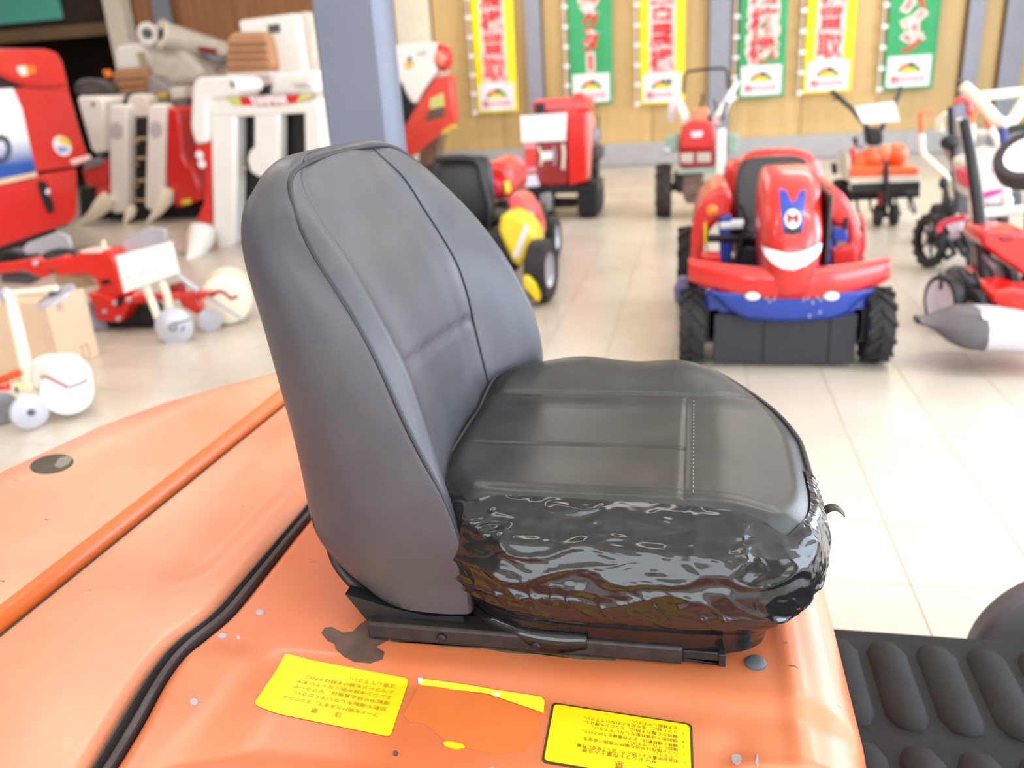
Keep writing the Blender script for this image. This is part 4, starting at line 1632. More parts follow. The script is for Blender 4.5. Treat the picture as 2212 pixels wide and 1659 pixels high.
MB().box(0.03, 0.24, 3.86, 4.3, 0.20, 0.31).build('step_plate', BLUE, mw, bevel=0.01)
MB().box(0.52, 0.72, 3.86, 4.3, 0.20, 0.31).build('step_plate', BLUE, mw, bevel=0.01)
poly('side_panel', [(1552, 470), (1580, 462), (1582, 560), (1556, 575)], 4.0, 0.05, BLUE, mw)
poly('side_panel', [(1780, 450), (1796, 480), (1800, 540), (1792, 570), (1778, 575)], 4.0, 0.05, BLUE, mw)
poly('lever_box', [(1798, 495), (1830, 493), (1832, 520), (1800, 524)], 3.95, 0.05, BLUE, mw, bevel=0.006)
px_tube('lever', [(1528, 515, 3.95), (1640, 516, 4.0)], 4, 0.018, BLACKM, mw)
px_tube('lever', [(1592, 560, 3.95), (1612, 480, 3.95), (1600, 440, 3.95)], 4, 0.010, BLACKM, mw)
px_tube('lever', [(1826, 495, 3.93), (1828, 470, 3.93)], 4, 0.010, BLACKM, mw)
poly('mud_guard', [(1515, 552), (1556, 552), (1558, 578), (1530, 584)], 3.7, 0.1, RED, mw, bevel=0.006)
poly('mud_guard', [(1800, 545), (1850, 530), (1852, 578), (1800, 582)], 3.7, 0.1, RED, mw, bevel=0.006)
poly('hitch_bracket', [(1455, 625), (1468, 600), (1484, 600), (1488, 625), (1470, 655), (1458, 655)], 3.66, 0.05, mat('purple_grey', (110, 100, 140), 0.5), mw, bevel=0.005)

# ------------------------------------------------------------------ red crawler carrier
cr = thing('crawler_carrier', 'red boxy crawler carrier on black tracks with a white card', 'carrier', (-1.25, 7.9, 0))
FY = 7.62
body = poly('engine_box', [(1131, 255), (1222, 236), (1228, 400), (1135, 405)], FY, 0.55, DRED, cr, bevel=0.03)
poly('side_cover', [(1222, 238), (1268, 240), (1268, 392), (1228, 402)], FY - 0.015, 0.5, BRED, cr, bevel=0.02)
poly('top_cowl', [(1148, 218), (1180, 213), (1235, 210), (1262, 212), (1272, 220), (1272, 240), (1150, 246)], FY + 0.05, 0.5, RED, cr, bevel=0.025)
poly('air_intake', [(1156, 224), (1176, 223), (1176, 244), (1157, 246)], FY + 0.03, 0.03, BLACK, cr, bevel=0.004)
p = at_y(1250, 212, FY + 0.2)
MB().ell(p, (0.07, 0.07, 0.05)).build('fuel_cap', RED, cr)
poly('red_panel', [(1133, 322), (1160, 321), (1160, 358), (1134, 360)], FY - 0.012, 0.014, BRED, cr, bevel=0.005)
poly('white_stripe', [(1130, 306), (1158, 305), (1158, 321), (1132, 322)], FY - 0.014, 0.014, PROSE, cr, bevel=0.004)
poly('white_stripe', [(1130, 362), (1158, 360), (1158, 372), (1131, 374)], FY - 0.014, 0.014, PROSE, cr, bevel=0.004)
poly('white_plate', [(1130, 379), (1158, 377), (1166, 402), (1133, 405)], FY - 0.016, 0.016, mat('lilac_white', (226, 222, 240), 0.5), cr, bevel=0.004)
poly('label_plate', [(1168, 328), (1194, 326), (1194, 345), (1170, 347)], FY - 0.016, 0.016, PWHITE, cr, bevel=0.004)
px_tube('latch', [(1163, 316), (1170, 335), (1168, 358)], FY - 0.02, 0.010, CREAM, cr)
px_tube('latch', [(1196, 316), (1200, 340), (1197, 358)], FY - 0.02, 0.007, LGREY, cr)
px_tube('handle', [(1216, 312), (1218, 330), (1216, 366)], FY - 0.03, 0.014, CREAM, cr)
poly('edge_strip', [(1266, 240), (1276, 262), (1278, 300), (1274, 380), (1266, 392)], FY, 0.35, mat('pale_red_edge', (228, 150, 140), 0.5), cr, bevel=0.01)
price_card('white price card hung on the front of the red crawler carrier', [(1123, 250), (1225, 243), (1222, 304), (1127, 308)], FY - 0.045)
for k, (a_, b2_, m_) in enumerate((((1276, 275), (1293, 310), GREY), ((1282, 315), (1300, 345), DGREY), ((1278, 345), (1290, 390), BLACKM))):
    poly('engine_part', [(a_[0], a_[1]), (b2_[0], a_[1] + 3), (b2_[0], b2_[1]), (a_[0], b2_[1])], FY + 0.1, 0.25, m_, cr, bevel=0.02)
px_tube('gear_lever', [(1290, 310), (1293, 280), (1293, 250)], FY + 0.2, 0.008, BLACKM, cr)
poly('chassis', [(1118, 402), (1290, 398), (1290, 416), (1120, 420)], FY + 0.02, 0.6, BLACKM, cr, bevel=0.01)
poly('axle', [(1185, 430), (1245, 430), (1245, 448), (1185, 450)], FY + 0.3, 0.15, BLACKM, cr, bevel=0.01)
poly('gear_case', [(1165, 420), (1188, 416), (1192, 455), (1168, 460)], FY - 0.05, 0.2, GREY, cr, bevel=0.015)
for xc in (-1.43, -0.95):
    mb = MB()
    L = []
    for q in range(24):
        a = 2 * math.pi * q / 24
        yy = 0.36 * math.copysign(min(1, abs(math.cos(a)) * 1.25), math.cos(a))
        L.append((FY + 0.34 + yy, 0.135 + 0.135 * math.copysign(min(1, abs(math.sin(a)) * 1.25), math.sin(a))))
    mb.prism([(xc - 0.085, y, z) for y, z in L], (0.17, 0, 0))
    trk = mb.build('crawler_track', RUBBER, cr, bevel=0.02)
    for k in range(9):
        z = 0.02 + 0.03 * k
        MB().box(xc - 0.088, xc + 0.088, FY - 0.035, FY + 0.0, z, z + 0.014).build('track_lug', RUBBER, trk)

# ------------------------------------------------------------------ walking tractor with white handlebars
wt = thing('walking_tractor', 'red walking tractor with two headlights and white handlebars before the banners', 'cultivator', (0.02, 7.75, 0))
KY_ = 7.55
for xx in (-0.265, 0.335):
    wheel(wt, (xx, 7.62, 0.23), (1, 0, 0), 0.215, 0.13, GREENG, 0.45, lugs=11, lug_h=0.02, tm=mat('muddy_tyre', (58, 50, 46), 0.8, vary=0.25, bump=(40, 0.4)))
poly('hood', [(1477, 268), (1490, 262), (1532, 262), (1545, 275), (1546, 325), (1466, 325), (1470, 290)], KY_ - 0.12, 0.5, RED, wt, bevel=0.03)
poly('headlight_panel', [(1465, 325), (1546, 325), (1545, 358), (1538, 364), (1474, 366), (1467, 358)], KY_ - 0.14, 0.4, DRED, wt, bevel=0.012)
for a_ in ((1470, 332, 1497, 352), (1505, 331, 1535, 351)):
    poly('headlight', [(a_[0], a_[1]), (a_[2], a_[1] - 1), (a_[2], a_[3]), (a_[0], a_[3])], KY_ - 0.155, 0.03, mat('headlamp_glass', (200, 188, 176), 0.2, coat=0.8), wt, bevel=0.008)
poly('hood_badge', [(1492, 285), (1518, 283), (1516, 296), (1494, 298)], KY_ - 0.135, 0.02, mat('lilac_white', (226, 222, 240)), wt, bevel=0.004)
poly('fuel_tank', [(1496, 236), (1530, 233), (1532, 262), (1520, 272), (1504, 274), (1497, 264)], KY_ - 0.05, 0.2, SALMON, wt, bevel=0.015)
poly('tank_cap', [(1530, 248), (1537, 248), (1537, 264), (1530, 266)], KY_ - 0.06, 0.05, BLACK, wt, bevel=0.004)
poly('bumper_bar', [(1462, 366), (1545, 361), (1545, 372), (1464, 377)], KY_ - 0.15, 0.04, GREENG, wt, bevel=0.006)
poly('engine_block', [(1475, 376), (1520, 374), (1518, 410), (1508, 440), (1482, 440), (1472, 412)], KY_ - 0.1, 0.35, mat('rusty_engine', (112, 88, 78), 0.6, vary=0.3, vscale=14), wt, bevel=0.02)
poly('gear_case', [(1455, 374), (1475, 374), (1478, 415), (1464, 420), (1455, 400)], KY_ - 0.05, 0.25, BLACKM, wt, bevel=0.02)
poly('axle', [(1440, 398), (1548, 394), (1548, 410), (1440, 414)], KY_ + 0.02, 0.12, BLACKM, wt, bevel=0.01)
poly('fender', [(1438, 295), (1466, 292), (1466, 325), (1460, 330), (1440, 332)], KY_ - 0.05, 0.3, GREENG, wt, bevel=0.012)
poly('fender', [(1572, 292), (1596, 290), (1592, 330), (1570, 334)], KY_ - 0.05, 0.3, GREENG, wt, bevel=0.012)
p = at_y(1440, 326, KY_ - 0.1)
MB().ell(p, (0.035, 0.04, 0.028)).build('fender_cap', LGREY, wt)
px_tube('handlebar', [(1484, 262, KY_), (1468, 225, 7.95), (1450, 185, 8.3)], KY_, [0.045, 0.036, 0.018], WHITE, wt, 12)
px_tube('handlebar', [(1549, 258, KY_), (1572, 218, 7.95), (1592, 178, 8.3)], KY_, [0.045, 0.036, 0.018], WHITE, wt, 12)
px_tube('grip', [(1451, 187, 8.28), (1446, 172, 8.4)], 8.3, 0.016, BLACK, wt)
px_tube('grip', [(1591, 180, 8.28), (1597, 166, 8.4)], 8.3, 0.016, BLACK, wt)
px_tube('handle_loop', [(1476, 200, 8.0), (1478, 165, 8.1), (1484, 155, 8.1), (1520, 150, 8.1), (1563, 147, 8.1), (1571, 154, 8.1), (1572, 190, 8.0)], 8.1, 0.013, BLACKM, wt)
poly('leg_plate', [(1549, 280), (1568, 276), (1568, 385), (1547, 392)], KY_ - 0.17, 0.03, WHITE, wt, bevel=0.008)
px_tube('gear_lever', [(1512, 235), (1518, 215), (1517, 202)], KY_ + 0.2, 0.010, BLACKM, wt)
px_tube('gear_lever', [(1540, 258), (1548, 232), (1542, 215)], KY_ + 0.2, 0.010, BLACKM, wt)
px_tube('strut', [(1560, 262), (1562, 245), (1572, 218)], KY_ - 0.02, 0.018, DGREY, wt)
tagc = poly('price_tag', [(1447, 216), (1460, 214), (1458, 258), (1450, 266), (1442, 256)], 7.86, 0.004, mat('lilac_paper', (226, 218, 226), 0.6), wt, bevel=0.0, label='pale paper tag')

# ------------------------------------------------------------------ orange tiller
tl_ = thing('tiller', 'orange tiller with a wide cover and black handles in front of the wall', 'tiller', (1.45, 6.95, 0))
TY = 6.82
for a_, b2_ in ((1897, 0), (1932, 0)):
    p = at_z(a_, 487, 0.0)
    wheel(tl_, (at_y(a_, 470, TY).x, TY + 0.02, 0.085), (1, 0, 0), 0.082, 0.05, DGREY, 0.5)
poly('rotor_cover', [(1836, 362), (1985, 362), (1988, 384), (1836, 390)], TY - 0.12, 0.5, ORANGEP, tl_, bevel=0.012)
poly('cover_edge', [(1836, 384), (1988, 378), (1988, 392), (1838, 398)], TY - 0.125, 0.02, OFFW, tl_, bevel=0.004)
poly('rubber_skirt', [(1838, 397), (1988, 391), (1988, 411), (1838, 418)], TY - 0.12, 0.02, BLACK, tl_, bevel=0.004)
poly('side_plate', [(1828, 330), (1836, 340), (1840, 395), (1832, 392)], TY - 0.1, 0.4, OFFW, tl_, bevel=0.004)
poly('engine_cover', [(1842, 345), (1868, 336), (1900, 320), (1902, 362), (1842, 364)], TY + 0.05, 0.3, ORANGEP, tl_, bevel=0.02)
for c_, r in (((1884, 342), 0.075), ((1912, 332), 0.07), ((1936, 334), 0.085)):
    p = at_y(c_[0], c_[1], TY + 0.1)
    MB().ell(p, (r, r * 1.1, r)).build('engine_cap', ORANGEP if c_[0] != 1912 else SALMON, tl_)
MB().slab_y([(1872, 278), (1908, 276), (1910, 305), (1900, 315), (1876, 316)], TY + 0.1, 0.18).build('air_cleaner', BLACK, tl_, bevel=0.02)
poly('carburettor', [(1848, 296), (1866, 294), (1868, 320), (1850, 322)], TY + 0.1, 0.12, GREY, tl_, bevel=0.015)
poly('muffler', [(1846, 298), (1852, 298), (1853, 312), (1846, 312)], TY + 0.05, 0.1, BLACKM, tl_, bevel=0.008)
poly('frame_post', [(1838, 322), (1848, 318), (1850, 350), (1838, 352)], TY + 0.06, 0.1, RED, tl_, bevel=0.01)
px_tube('depth_bar', [(1914, 350, TY - 0.15), (1914, 400, TY - 0.16), (1911, 468, TY)], TY - 0.1, [0.016, 0.018, 0.014], BLACKM, tl_)
poly('wheel_bracket', [(1898, 414), (1907, 413), (1906, 444), (1896, 446)], TY - 0.03, 0.04, DRED, tl_, bevel=0.004)
poly('wheel_bracket', [(1917, 412), (1930, 411), (1928, 448), (1920, 450)], TY - 0.03, 0.04, BLACKM, tl_, bevel=0.004)
poly('wheel_axle', [(1893, 466), (1936, 464), (1936, 470), (1893, 472)], TY, 0.02, DGREY, tl_, bevel=0.003)
px_tube('handlebar', [(1876, 280, TY + 0.12), (1845, 240, 7.2), (1812, 210, 7.5), (1798, 198, 7.6)], 7.0, [0.02, 0.018, 0.022, 0.02], BLACK, tl_)
px_tube('handlebar', [(1905, 276, TY + 0.12), (1932, 225, 7.2), (1940, 205, 7.5), (1944, 190, 7.6)], 7.0, [0.02, 0.018, 0.022, 0.02], BLACK, tl_)
px_tube('brake_lever', [(1812, 212, 7.5), (1806, 214, 7.5), (1797, 216, 7.5)], 7.5, 0.007, BLACKM, tl_)
for k, (xa, xb) in enumerate((((1835, 420), (1838, 452)), ((1955, 415), (1968, 424)), ((1968, 424), (1978, 460)))):
    px_tube('tine', [xa, xb], TY + 0.1, 0.010, BLACKM, tl_)
px_tube('rotor_shaft', [(1838, 425), (1985, 418)], TY + 0.12, 0.03, BLACKM, tl_)
for k in range(5):
    q = at_y(1850 + 28 * k, 424 - 1.4 * k, TY + 0.12)
    MB().tube([q, q + Vector((0.01, -0.04, -0.10)), q + Vector((0.05, -0.05, -0.15))], [0.012, 0.01, 0.005], 6).build('tine', BLACKM, tl_)
wheel(tl_, (at_y(1815, 420, 7.15).x, 7.15, 0.16), (1, 0, 0), 0.155, 0.10, BLACKM, 0.45, lugs=10)
poly('gear_box', [(1797, 355), (1808, 352), (1810, 375), (1800, 378)], 7.15, 0.08, BLACKM, tl_, bevel=0.008)
price_card('white price card clipped to the handles of the orange tiller', [(1846, 231), (1932, 219), (1944, 262), (1864, 268)], TY + 0.02)

# ------------------------------------------------------------------ combine harvesters along the left wall
# the red one nearest the left edge, seen on its flank (the plane x = -5.5)
XA = -5.5
cA = thing('combine_harvester', 'red combine harvester flank with white and blue decal, cut by the left edge', 'harvester', (-6.1, 6.2, 0))


def polyx(name, pix, x, depth, m_, parent, bevel=0.012, label=None):
    o = MB().slab_x(pix, x, depth).build(name, m_, parent, bevel=bevel)
    if label:
        o['label'] = label
    return o


polyx('upper_panel', [(-170, 125), (0, 122), (108, 112), (128, 122), (140, 150), (152, 200), (172, 275), (192, 340), (190, 350), (167, 360), (80, 372), (0, 388), (-170, 420)], XA, -1.2, RED, cA, bevel=0.025)
polyx('lower_panel', [(-170, 428), (0, 394), (82, 378), (166, 363), (168, 385), (168, 465), (158, 480), (60, 515), (0, 535), (-170, 600)], XA - 0.012, -1.1, RED, cA, bevel=0.02)
polyx('top_cowl', [(-170, 104), (0, 104), (104, 105), (126, 112), (138, 135), (150, 184), (118, 189), (82, 188), (50, 182), (24, 172), (0, 160), (-170, 140)], XA + 0.06, -0.9, RED, cA, bevel=0.03)
polyx('dark_recess', [(-170, 146), (0, 163), (30, 178), (52, 187), (40, 190), (-170, 186)], XA + 0.008, -0.02, BLACK, cA, bevel=0)
lab(polyx('clear_lamp', [(38, 143), (56, 141), (62, 163), (48, 165), (40, 155)], XA + 0.068, -0.02, mat('clear_lens', (248, 226, 210), 0.2, coat=0.8), cA, bevel=0.006), 'clear half of the side lamp')
lab(polyx('amber_lamp', [(57, 142), (76, 142), (79, 158), (63, 162)], XA + 0.07, -0.02, AMBER, cA, bevel=0.006), 'amber half of the side lamp')
MD = bpy.data.materials.new('white_blue_decal')
MD.use_nodes = True
nt = MD.node_tree
b = nt.nodes['Principled BSDF']
b.inputs['Roughness'].default_value = 0.35
tc = nt.nodes.new('ShaderNodeTexCoord')
sp = nt.nodes.new('ShaderNodeSeparateXYZ')
nt.links.new(tc.outputs['Generated'], sp.inputs[0])
rr = nt.nodes.new('ShaderNodeValToRGB')
rr.color_ramp.elements[0].position = 0.14
rr.color_ramp.elements[0].color = lin((44, 88, 172))
rr.color_ramp.elements[1].position = 0.42
rr.color_ramp.elements[1].color = lin((240, 240, 244))
nt.links.new(sp.outputs['Z'], rr.inputs['Fac'])
nt.links.new(rr.outputs['Color'], b.inputs['Base Color'])
lab(polyx('decal', [(-170, 190), (0, 192), (28, 190), (48, 235), (62, 300), (78, 370), (0, 386), (-170, 415)], XA + 0.006, -0.01, MD, cA, bevel=0), 'white decal running into blue')
lab(polyx('trim_stripe', [(-170, 416), (0, 387), (79, 371), (81, 381), (0, 399), (-170, 432)], XA + 0.008, -0.012, mat('gold_cream_trim', (226, 200, 168), 0.4), cA, bevel=0), 'cream trim stripe')
pr = [at_x(2 + 17 * math.cos(a * 0.3142), 322 + 25 * math.sin(a * 0.3142), XA + 0.012) for a in range(20)]
lab(MB().tube(pr, 0.022, 8, closed=True).build('decal_letter', mat('dark_gold_print', (70, 78, 100), 0.5), cA), 'dark ring-shaped letter of the decal')
st = polyx('emblem_sticker', [(135 + 19 * math.cos(a * 0.3927) + 5 * math.sin(a * 0.3927), 315 + 22 * math.sin(a * 0.3927)) for a in range(16)], XA + 0.006, -0.008, PWHITE, cA, bevel=0)
polyx('sticker_print', [(122, 302), (135, 294), (150, 304), (155, 318), (140, 312)], XA + 0.008, -0.004, PYEL, st, bevel=0)
polyx('sticker_print', [(120, 318), (140, 316), (152, 326), (130, 330)], XA + 0.008, -0.004, mat('lilac_print', (150, 150, 200), 0.5), st, bevel=0)
lab(polyx('side_marker', [(154, 346), (195, 334), (199, 343), (160, 356)], XA + 0.02, -0.04, mat('pink_white_plastic', (246, 210, 204), 0.4), cA, bevel=0.006), 'pale side marker')
rc = polyx('handle_recess', [(84, 394), (90, 390), (102, 394), (106, 410), (116, 440), (118, 456), (112, 461), (104, 458), (97, 440), (86, 408)], XA + 0.004, -0.02, BLACK, cA, bevel=0.004)
q = at_x(105, 415, XA + 0.02)
MB().ell(q, (0.02, 0.04, 0.035)).build('latch', CHROME, rc)
MB().ell(q + Vector((0.015, 0.005, -0.005)), (0.012, 0.022, 0.02)).build('button', RED, rc)
MB().box(-6.4, XA - 0.1, 4.3, 6.5, 0.03, 0.24).build('crawler_track', RUBBER, cA, bevel=0.05)
MB().box(-6.5, XA - 0.05, 4.2, 6.6, 0.22, 0.40).build('chassis', BLACKM, cA, bevel=0.03)

# the two-row one in the middle
cB = thing('combine_harvester', 'combine harvester with two white divider posts, black crop channel and brown seat', 'harvester', (-6.2, 8.9, 0))
HB = 8.2
for pix, ov in (([(234, 236), (240, 227), (270, 226), (275, 233), (275, 452), (268, 460), (246, 461), (238, 452)], (251, 282)), ([(319, 234), (324, 226), (352, 224), (359, 230), (353, 448), (345, 456), (322, 455), (312, 446)], (336, 280))):
    po = poly('divider_post', pix, HB, 0.16, WHITE, cB, bevel=0.025)
    poly('grey_patch', [(ov[0] + 14 * math.cos(a * 0.5236), ov[1] + 18 * math.sin(a * 0.5236)) for a in range(12)], HB - 0.006, 0.008, mat('grey_decal', (196, 188, 194), 0.5), po, bevel=0)
poly('crop_channel', [(270, 250), (322, 250), (318, 475), (268, 475)], HB + 0.14, 0.3, BLACK, cB, bevel=0)
poly('channel_head', [(274, 214), (282, 204), (304, 202), (320, 214), (320, 252), (276, 254)], HB + 0.12, 0.2, OFFW, cB, bevel=0.02)
for px, py, sd in ((277, 307, 1), (277, 355, 1), (277, 401, 1), (277, 430, 1), (316, 299, -1), (316, 341, -1), (316, 389, -1), (316, 432, -1)):
    px_tube('tine', [(px, py), (px + 21 * sd, py + 1)], HB + 0.10, 0.017, TAN, cB, 8)
poly('side_cover', [(359, 232), (374, 230), (386, 238), (392, 270), (396, 330), (402, 352), (418, 364), (430, 400), (438, 430), (395, 447), (376, 448), (360, 400), (352, 360)], HB + 0.03, 1.0, RED, cB, bevel=0.03)
poly('warning_sticker', [(391, 432), (413, 428), (412, 440), (393, 443)], HB + 0.022, 0.01, PYEL, cB, bevel=0)
poly('conveyor', [(386, 238), (394, 226), (404, 246), (412, 330), (425, 365), (440, 400), (440, 432), (420, 410), (402, 356), (392, 330)], HB + 0.25, 1.0, BLACKM, cB, bevel=0.01)
poly('left_cover', [(166, 214), (172, 208), (214, 208), (222, 216), (228, 255), (234, 325), (206, 333), (196, 322)], HB + 0.1, 0.7, WHITE, cB, bevel=0.03)
poly('cover_mark', [(197, 222), (202, 221), (203, 230), (199, 230)], HB + 0.09, 0.012, BLACK, cB, bevel=0)
poly('lower_cover', [(176, 366), (205, 352), (232, 345), (236, 400), (186, 404)], HB + 0.12, 0.5, RED, cB, bevel=0.02)
poly('lower_cover', [(206, 405), (236, 398), (238, 430), (206, 440)], HB + 0.06, 0.3, RED, cB, bevel=0.02)
poly('lamp_box', [(178, 352), (215, 338), (222, 354), (182, 368)], HB + 0.1, 0.2, GREY, cB, bevel=0.015)
poly('under_frame', [(170, 405), (205, 404), (210, 470), (172, 474)], HB + 0.3, 0.7, BLACKM, cB, bevel=0.02)
poly('under_frame', [(238, 455), (445, 440), (442, 470), (240, 482)], HB + 0.3, 0.6, BLACKM, cB, bevel=0.02)
for pts_, r in ((((238, 424, 8.2), (225, 440, 8.16), (200, 466, 8.12), (162, 490, 8.1)), [0.085, 0.095, 0.06, 0.008]), (((288, 447, 8.2), (281, 462, 8.15), (266, 487, 8.1)), [0.045, 0.055, 0.008]), (((362, 410, 8.2), (358, 430, 8.15), (340, 458, 8.1), (316, 483, 8.05)), [0.07, 0.08, 0.05, 0.008])):
    o = px_tube('divider_tip', pts_, 8.1, r, CREAM, cB, 14)
poly('brown_seat_back', [(242, 158), (250, 149), (306, 145), (314, 152), (320, 205), (312, 218), (244, 232), (240, 222)], 9.3, 0.16, BROWNSEAT, cB, bevel=0.04)
for k in range(3):
    px_tube('seat_rib', [(246, 170 + 16 * k), (312, 165 + 16 * k)], 9.29, 0.016, BROWNSEAT, cB)
px_tube('hand_rail', [(268, 232), (272, 214), (284, 203), (300, 201), (318, 206), (330, 216), (342, 232)], 8.5, 0.025, BLACK, cB)
px_tube('hand_rail', [(292, 222), (305, 214), (310, 210)], 8.4, 0.02, BLACK, cB)
poly('grain_tank', [(246, 108), (252, 98), (262, 92), (340, 86), (372, 92), (405, 118), (432, 148), (440, 166), (410, 178), (330, 190), (318, 150), (252, 152)], 10.0, 1.1, OFFW, cB, bevel=0.06)
poly('tank_front', [(247, 108), (256, 97), (300, 92), (316, 112), (318, 148), (250, 152)], 9.93, 0.1, WHITE, cB, bevel=0.04)
poly('strap', [(294, 114), (308, 110), (320, 150), (306, 156)], 9.9, 0.05, mat('olive_strap', (172, 158, 118), 0.6), cB, bevel=0.01)
a1, a2 = at_y(352, 74, 9.9), at_y(500, 116, 10.6)
MB().tube([a1, a1.lerp(a2, 0.1), a2], [0.165, 0.15, 0.12], 22).build('unloading_auger', OFFW, cB, smooth=50)
dd = (a1 - a2).normalized()
lab(MB().lathe(a1, dd, [(0.12, 0.0), (0.17, 0.0), (0.17, 0.03), (0.10, 0.03), (0.095, 0.01)], 26).build('auger_mouth', CREAM, cB), 'round open end of the auger')
MB().lathe(a1 + dd * 0.015, dd, [(0.06, 0), (0.06, 0.02)], 18).build('auger_hub', BLACKM, cB)
q = at_y(318, 72, 9.85)
MB().lathe(q, (0.1, -1, 0.1), [(0.07, -0.25), (0.125, -0.25), (0.13, 0.0), (0.08, 0.0), (0.075, -0.02)], 24).build('auger_mouth', WHITE, cB)
MB().lathe(q, (0.1, -1, 0.1), [(0.055, -0.02), (0.055, 0.015)], 18).build('auger_hub', DGREY, cB)
px_tube('auger_brace', [(440, 112), (475, 132), (500, 120)], 10.2, 0.05, GREY, cB)
poly('auger_motor', [(425, 100), (458, 104), (462, 114), (428, 112)], 10.1, 0.12, DRED, cB, bevel=0.02)
poly('linkage', [(440, 120), (480, 118), (500, 122), (488, 148), (452, 152)], 10.3, 0.2, mat('greyish_metal', (180, 168, 168), 0.5, metal=0.3), cB, bevel=0.03)
poly('orange_reflector', [(220, 152), (234, 150), (238, 165), (228, 170)], 9.2, 0.05, AMBER, cB, bevel=0.01)
mb = MB()
mb.tube([at_y(203 + 36 * math.cos(a * 0.3142), 196 + 22 * math.sin(a * 0.3142), 8.9) + Vector((0, 0.06 * math.sin(a * 0.3142), 0)) for a in range(20)], 0.026, 8, closed=True)
mb.build('steering_wheel', DGREY, cB)
poly('console', [(165, 178), (195, 170), (230, 180), (245, 215), (172, 212)], 9.1, 0.25, mat('dim_grey_console', (96, 86, 82), 0.6, vary=0.15), cB, bevel=0.03)
poly('control_panel', [(320, 160), (345, 178), (365, 190), (362, 228), (330, 232), (318, 215)], 9.2, 0.3, mat('mid_grey_plastic', (150, 142, 142), 0.5), cB, bevel=0.02)
poly('yellow_box', [(338, 202), (358, 199), (360, 212), (342, 215)], 8.9, 0.1, mat('ochre_plastic', (204, 168, 70), 0.5), cB, bevel=0.01)
poly('white_box', [(365, 190), (396, 186), (398, 212), (370, 216)], 8.9, 0.2, OFFW, cB, bevel=0.015)
MB().box(-7.1, -5.4, 8.75, 11.3, 0.0, 0.32).build('crawler_track', RUBBER, cB, bevel=0.06)
MB().box(-7.0, -5.2, 9.5, 11.2, 0.3, 1.15).build('body', OFFW, cB, bevel=0.05)

# the white-fronted one beside the column
cC = thing('combine_harvester', 'combine harvester with a broad white front, red name band and brown seat', 'harvester', (-3.6, 7.2, 0))
HC = 6.6
poly('left_cover', [(413, 186), (420, 172), (432, 167), (500, 164), (516, 170), (523, 190), (508, 207), (452, 214), (447, 232), (446, 308), (420, 313), (410, 275)], HC - 0.05, 0.4, WHITE, cC, bevel=0.03)
poly('cover_mark', [(497, 176), (502, 176), (505, 189), (500, 188)], HC - 0.06, 0.014, BLACK, cC, bevel=0)
poly('red_strip', [(449, 216), (454, 238), (457, 290), (455, 484), (423, 478), (440, 437), (443, 372), (420, 314), (447, 309)], HC + 0.02, 0.3, RED, cC, bevel=0.01)
for px, py in ((432, 335), (437, 354)):
    q = at_y(px, py, HC + 0.012)
    MB().disc(q, (0, -1, 0), 0.035, 0.012, 20).build('round_sticker', PWHITE, cC)
poly('top_beam', [(452, 214), (480, 208), (498, 214), (512, 228), (560, 232), (620, 228), (664, 220), (686, 214), (692, 242), (508, 253), (452, 250)], HC, 0.22, WHITE, cC, bevel=0.02)
poly('main_post', [(452, 240), (510, 240), (509, 400), (507, 520), (497, 538), (482, 543), (468, 536), (458, 500)], HC + 0.005, 0.2, WHITE, cC, bevel=0.03)
poly('middle_post', [(548, 240), (604, 238), (604, 340), (590, 372), (560, 384), (540, 372), (533, 345), (538, 325), (548, 318)], HC + 0.01, 0.15, WHITE, cC, bevel=0.02)
poly('end_post', [(656, 236), (692, 234), (700, 420), (660, 420)], HC + 0.005, 0.2, WHITE, cC, bevel=0.02)
poly('crop_channel', [(505, 240), (662, 238), (668, 520), (503, 520)], HC + 0.22, 0.2, BLACK, cC, bevel=0)
px_tube('tine', [(511, 356), (534, 364)], HC + 0.15, 0.014, OFFW, cC)
bd = poly('name_band', [(516, 210), (560, 208), (648, 203), (640, 221), (600, 226), (522, 228)], HC - 0.012, 0.02, RED, cC, bevel=0.004)
mb = MB()
a_, c_ = at_y(538, 218, HC - 0.013), at_y(622, 214, HC - 0.013)
add_text(mb, 'YANMAR', 0.085, (a_ + c_) / 2, c_ - a_, (0, 0, 1), 0.006, 0.001, width=(c_ - a_).length)
mb.build('lettering', PWHITE, bd, recalc=False)
poly('band_end', [(488, 211), (516, 210), (522, 228), (505, 228)], HC - 0.012, 0.02, mat('lime_print', (206, 206, 110), 0.5), cC, bevel=0.004)
poly('band_end', [(648, 203), (672, 201), (666, 212), (640, 221)], HC - 0.012, 0.02, mat('lime_print', (206, 206, 110), 0.5), cC, bevel=0.004)
px_tube('divider_tip', [(438, 490, 6.5), (434, 515, 6.45), (420, 552, 6.2), (396, 584, 5.95)], 6.5, [0.10, 0.115, 0.07, 0.008], WHITE, cC, 16)
px_tube('tip_wire', [(438, 545, 6.4), (452, 520, 6.4), (455, 500, 6.5)], 6.4, 0.012, GREY, cC)
px_tube('tip_wire', [(400, 585, 5.95), (430, 576, 6.0), (452, 560, 6.2)], 6.2, 0.012, GREY, cC)
px_tube('stay', [(385, 548, 6.3), (410, 545, 6.3)], 6.3, 0.01, GREY, cC)
MB().box(-3.95, -2.8, 6.85, 8.9, 0.02, 0.32).build('crawler_track', RUBBER, cC, bevel=0.05)
MB().box(-3.95, -2.8, 6.86, 7.6, 0.3, 1.0).build('body', OFFW, cC, bevel=0.04)
poly('seat_back', [(488, 86), (496, 74), (508, 69), (566, 68), (577, 76), (584, 110), (590, 146), (582, 158), (500, 161), (486, 150)], 8.0, 0.18, BROWNSEAT, cC, bevel=0.05)
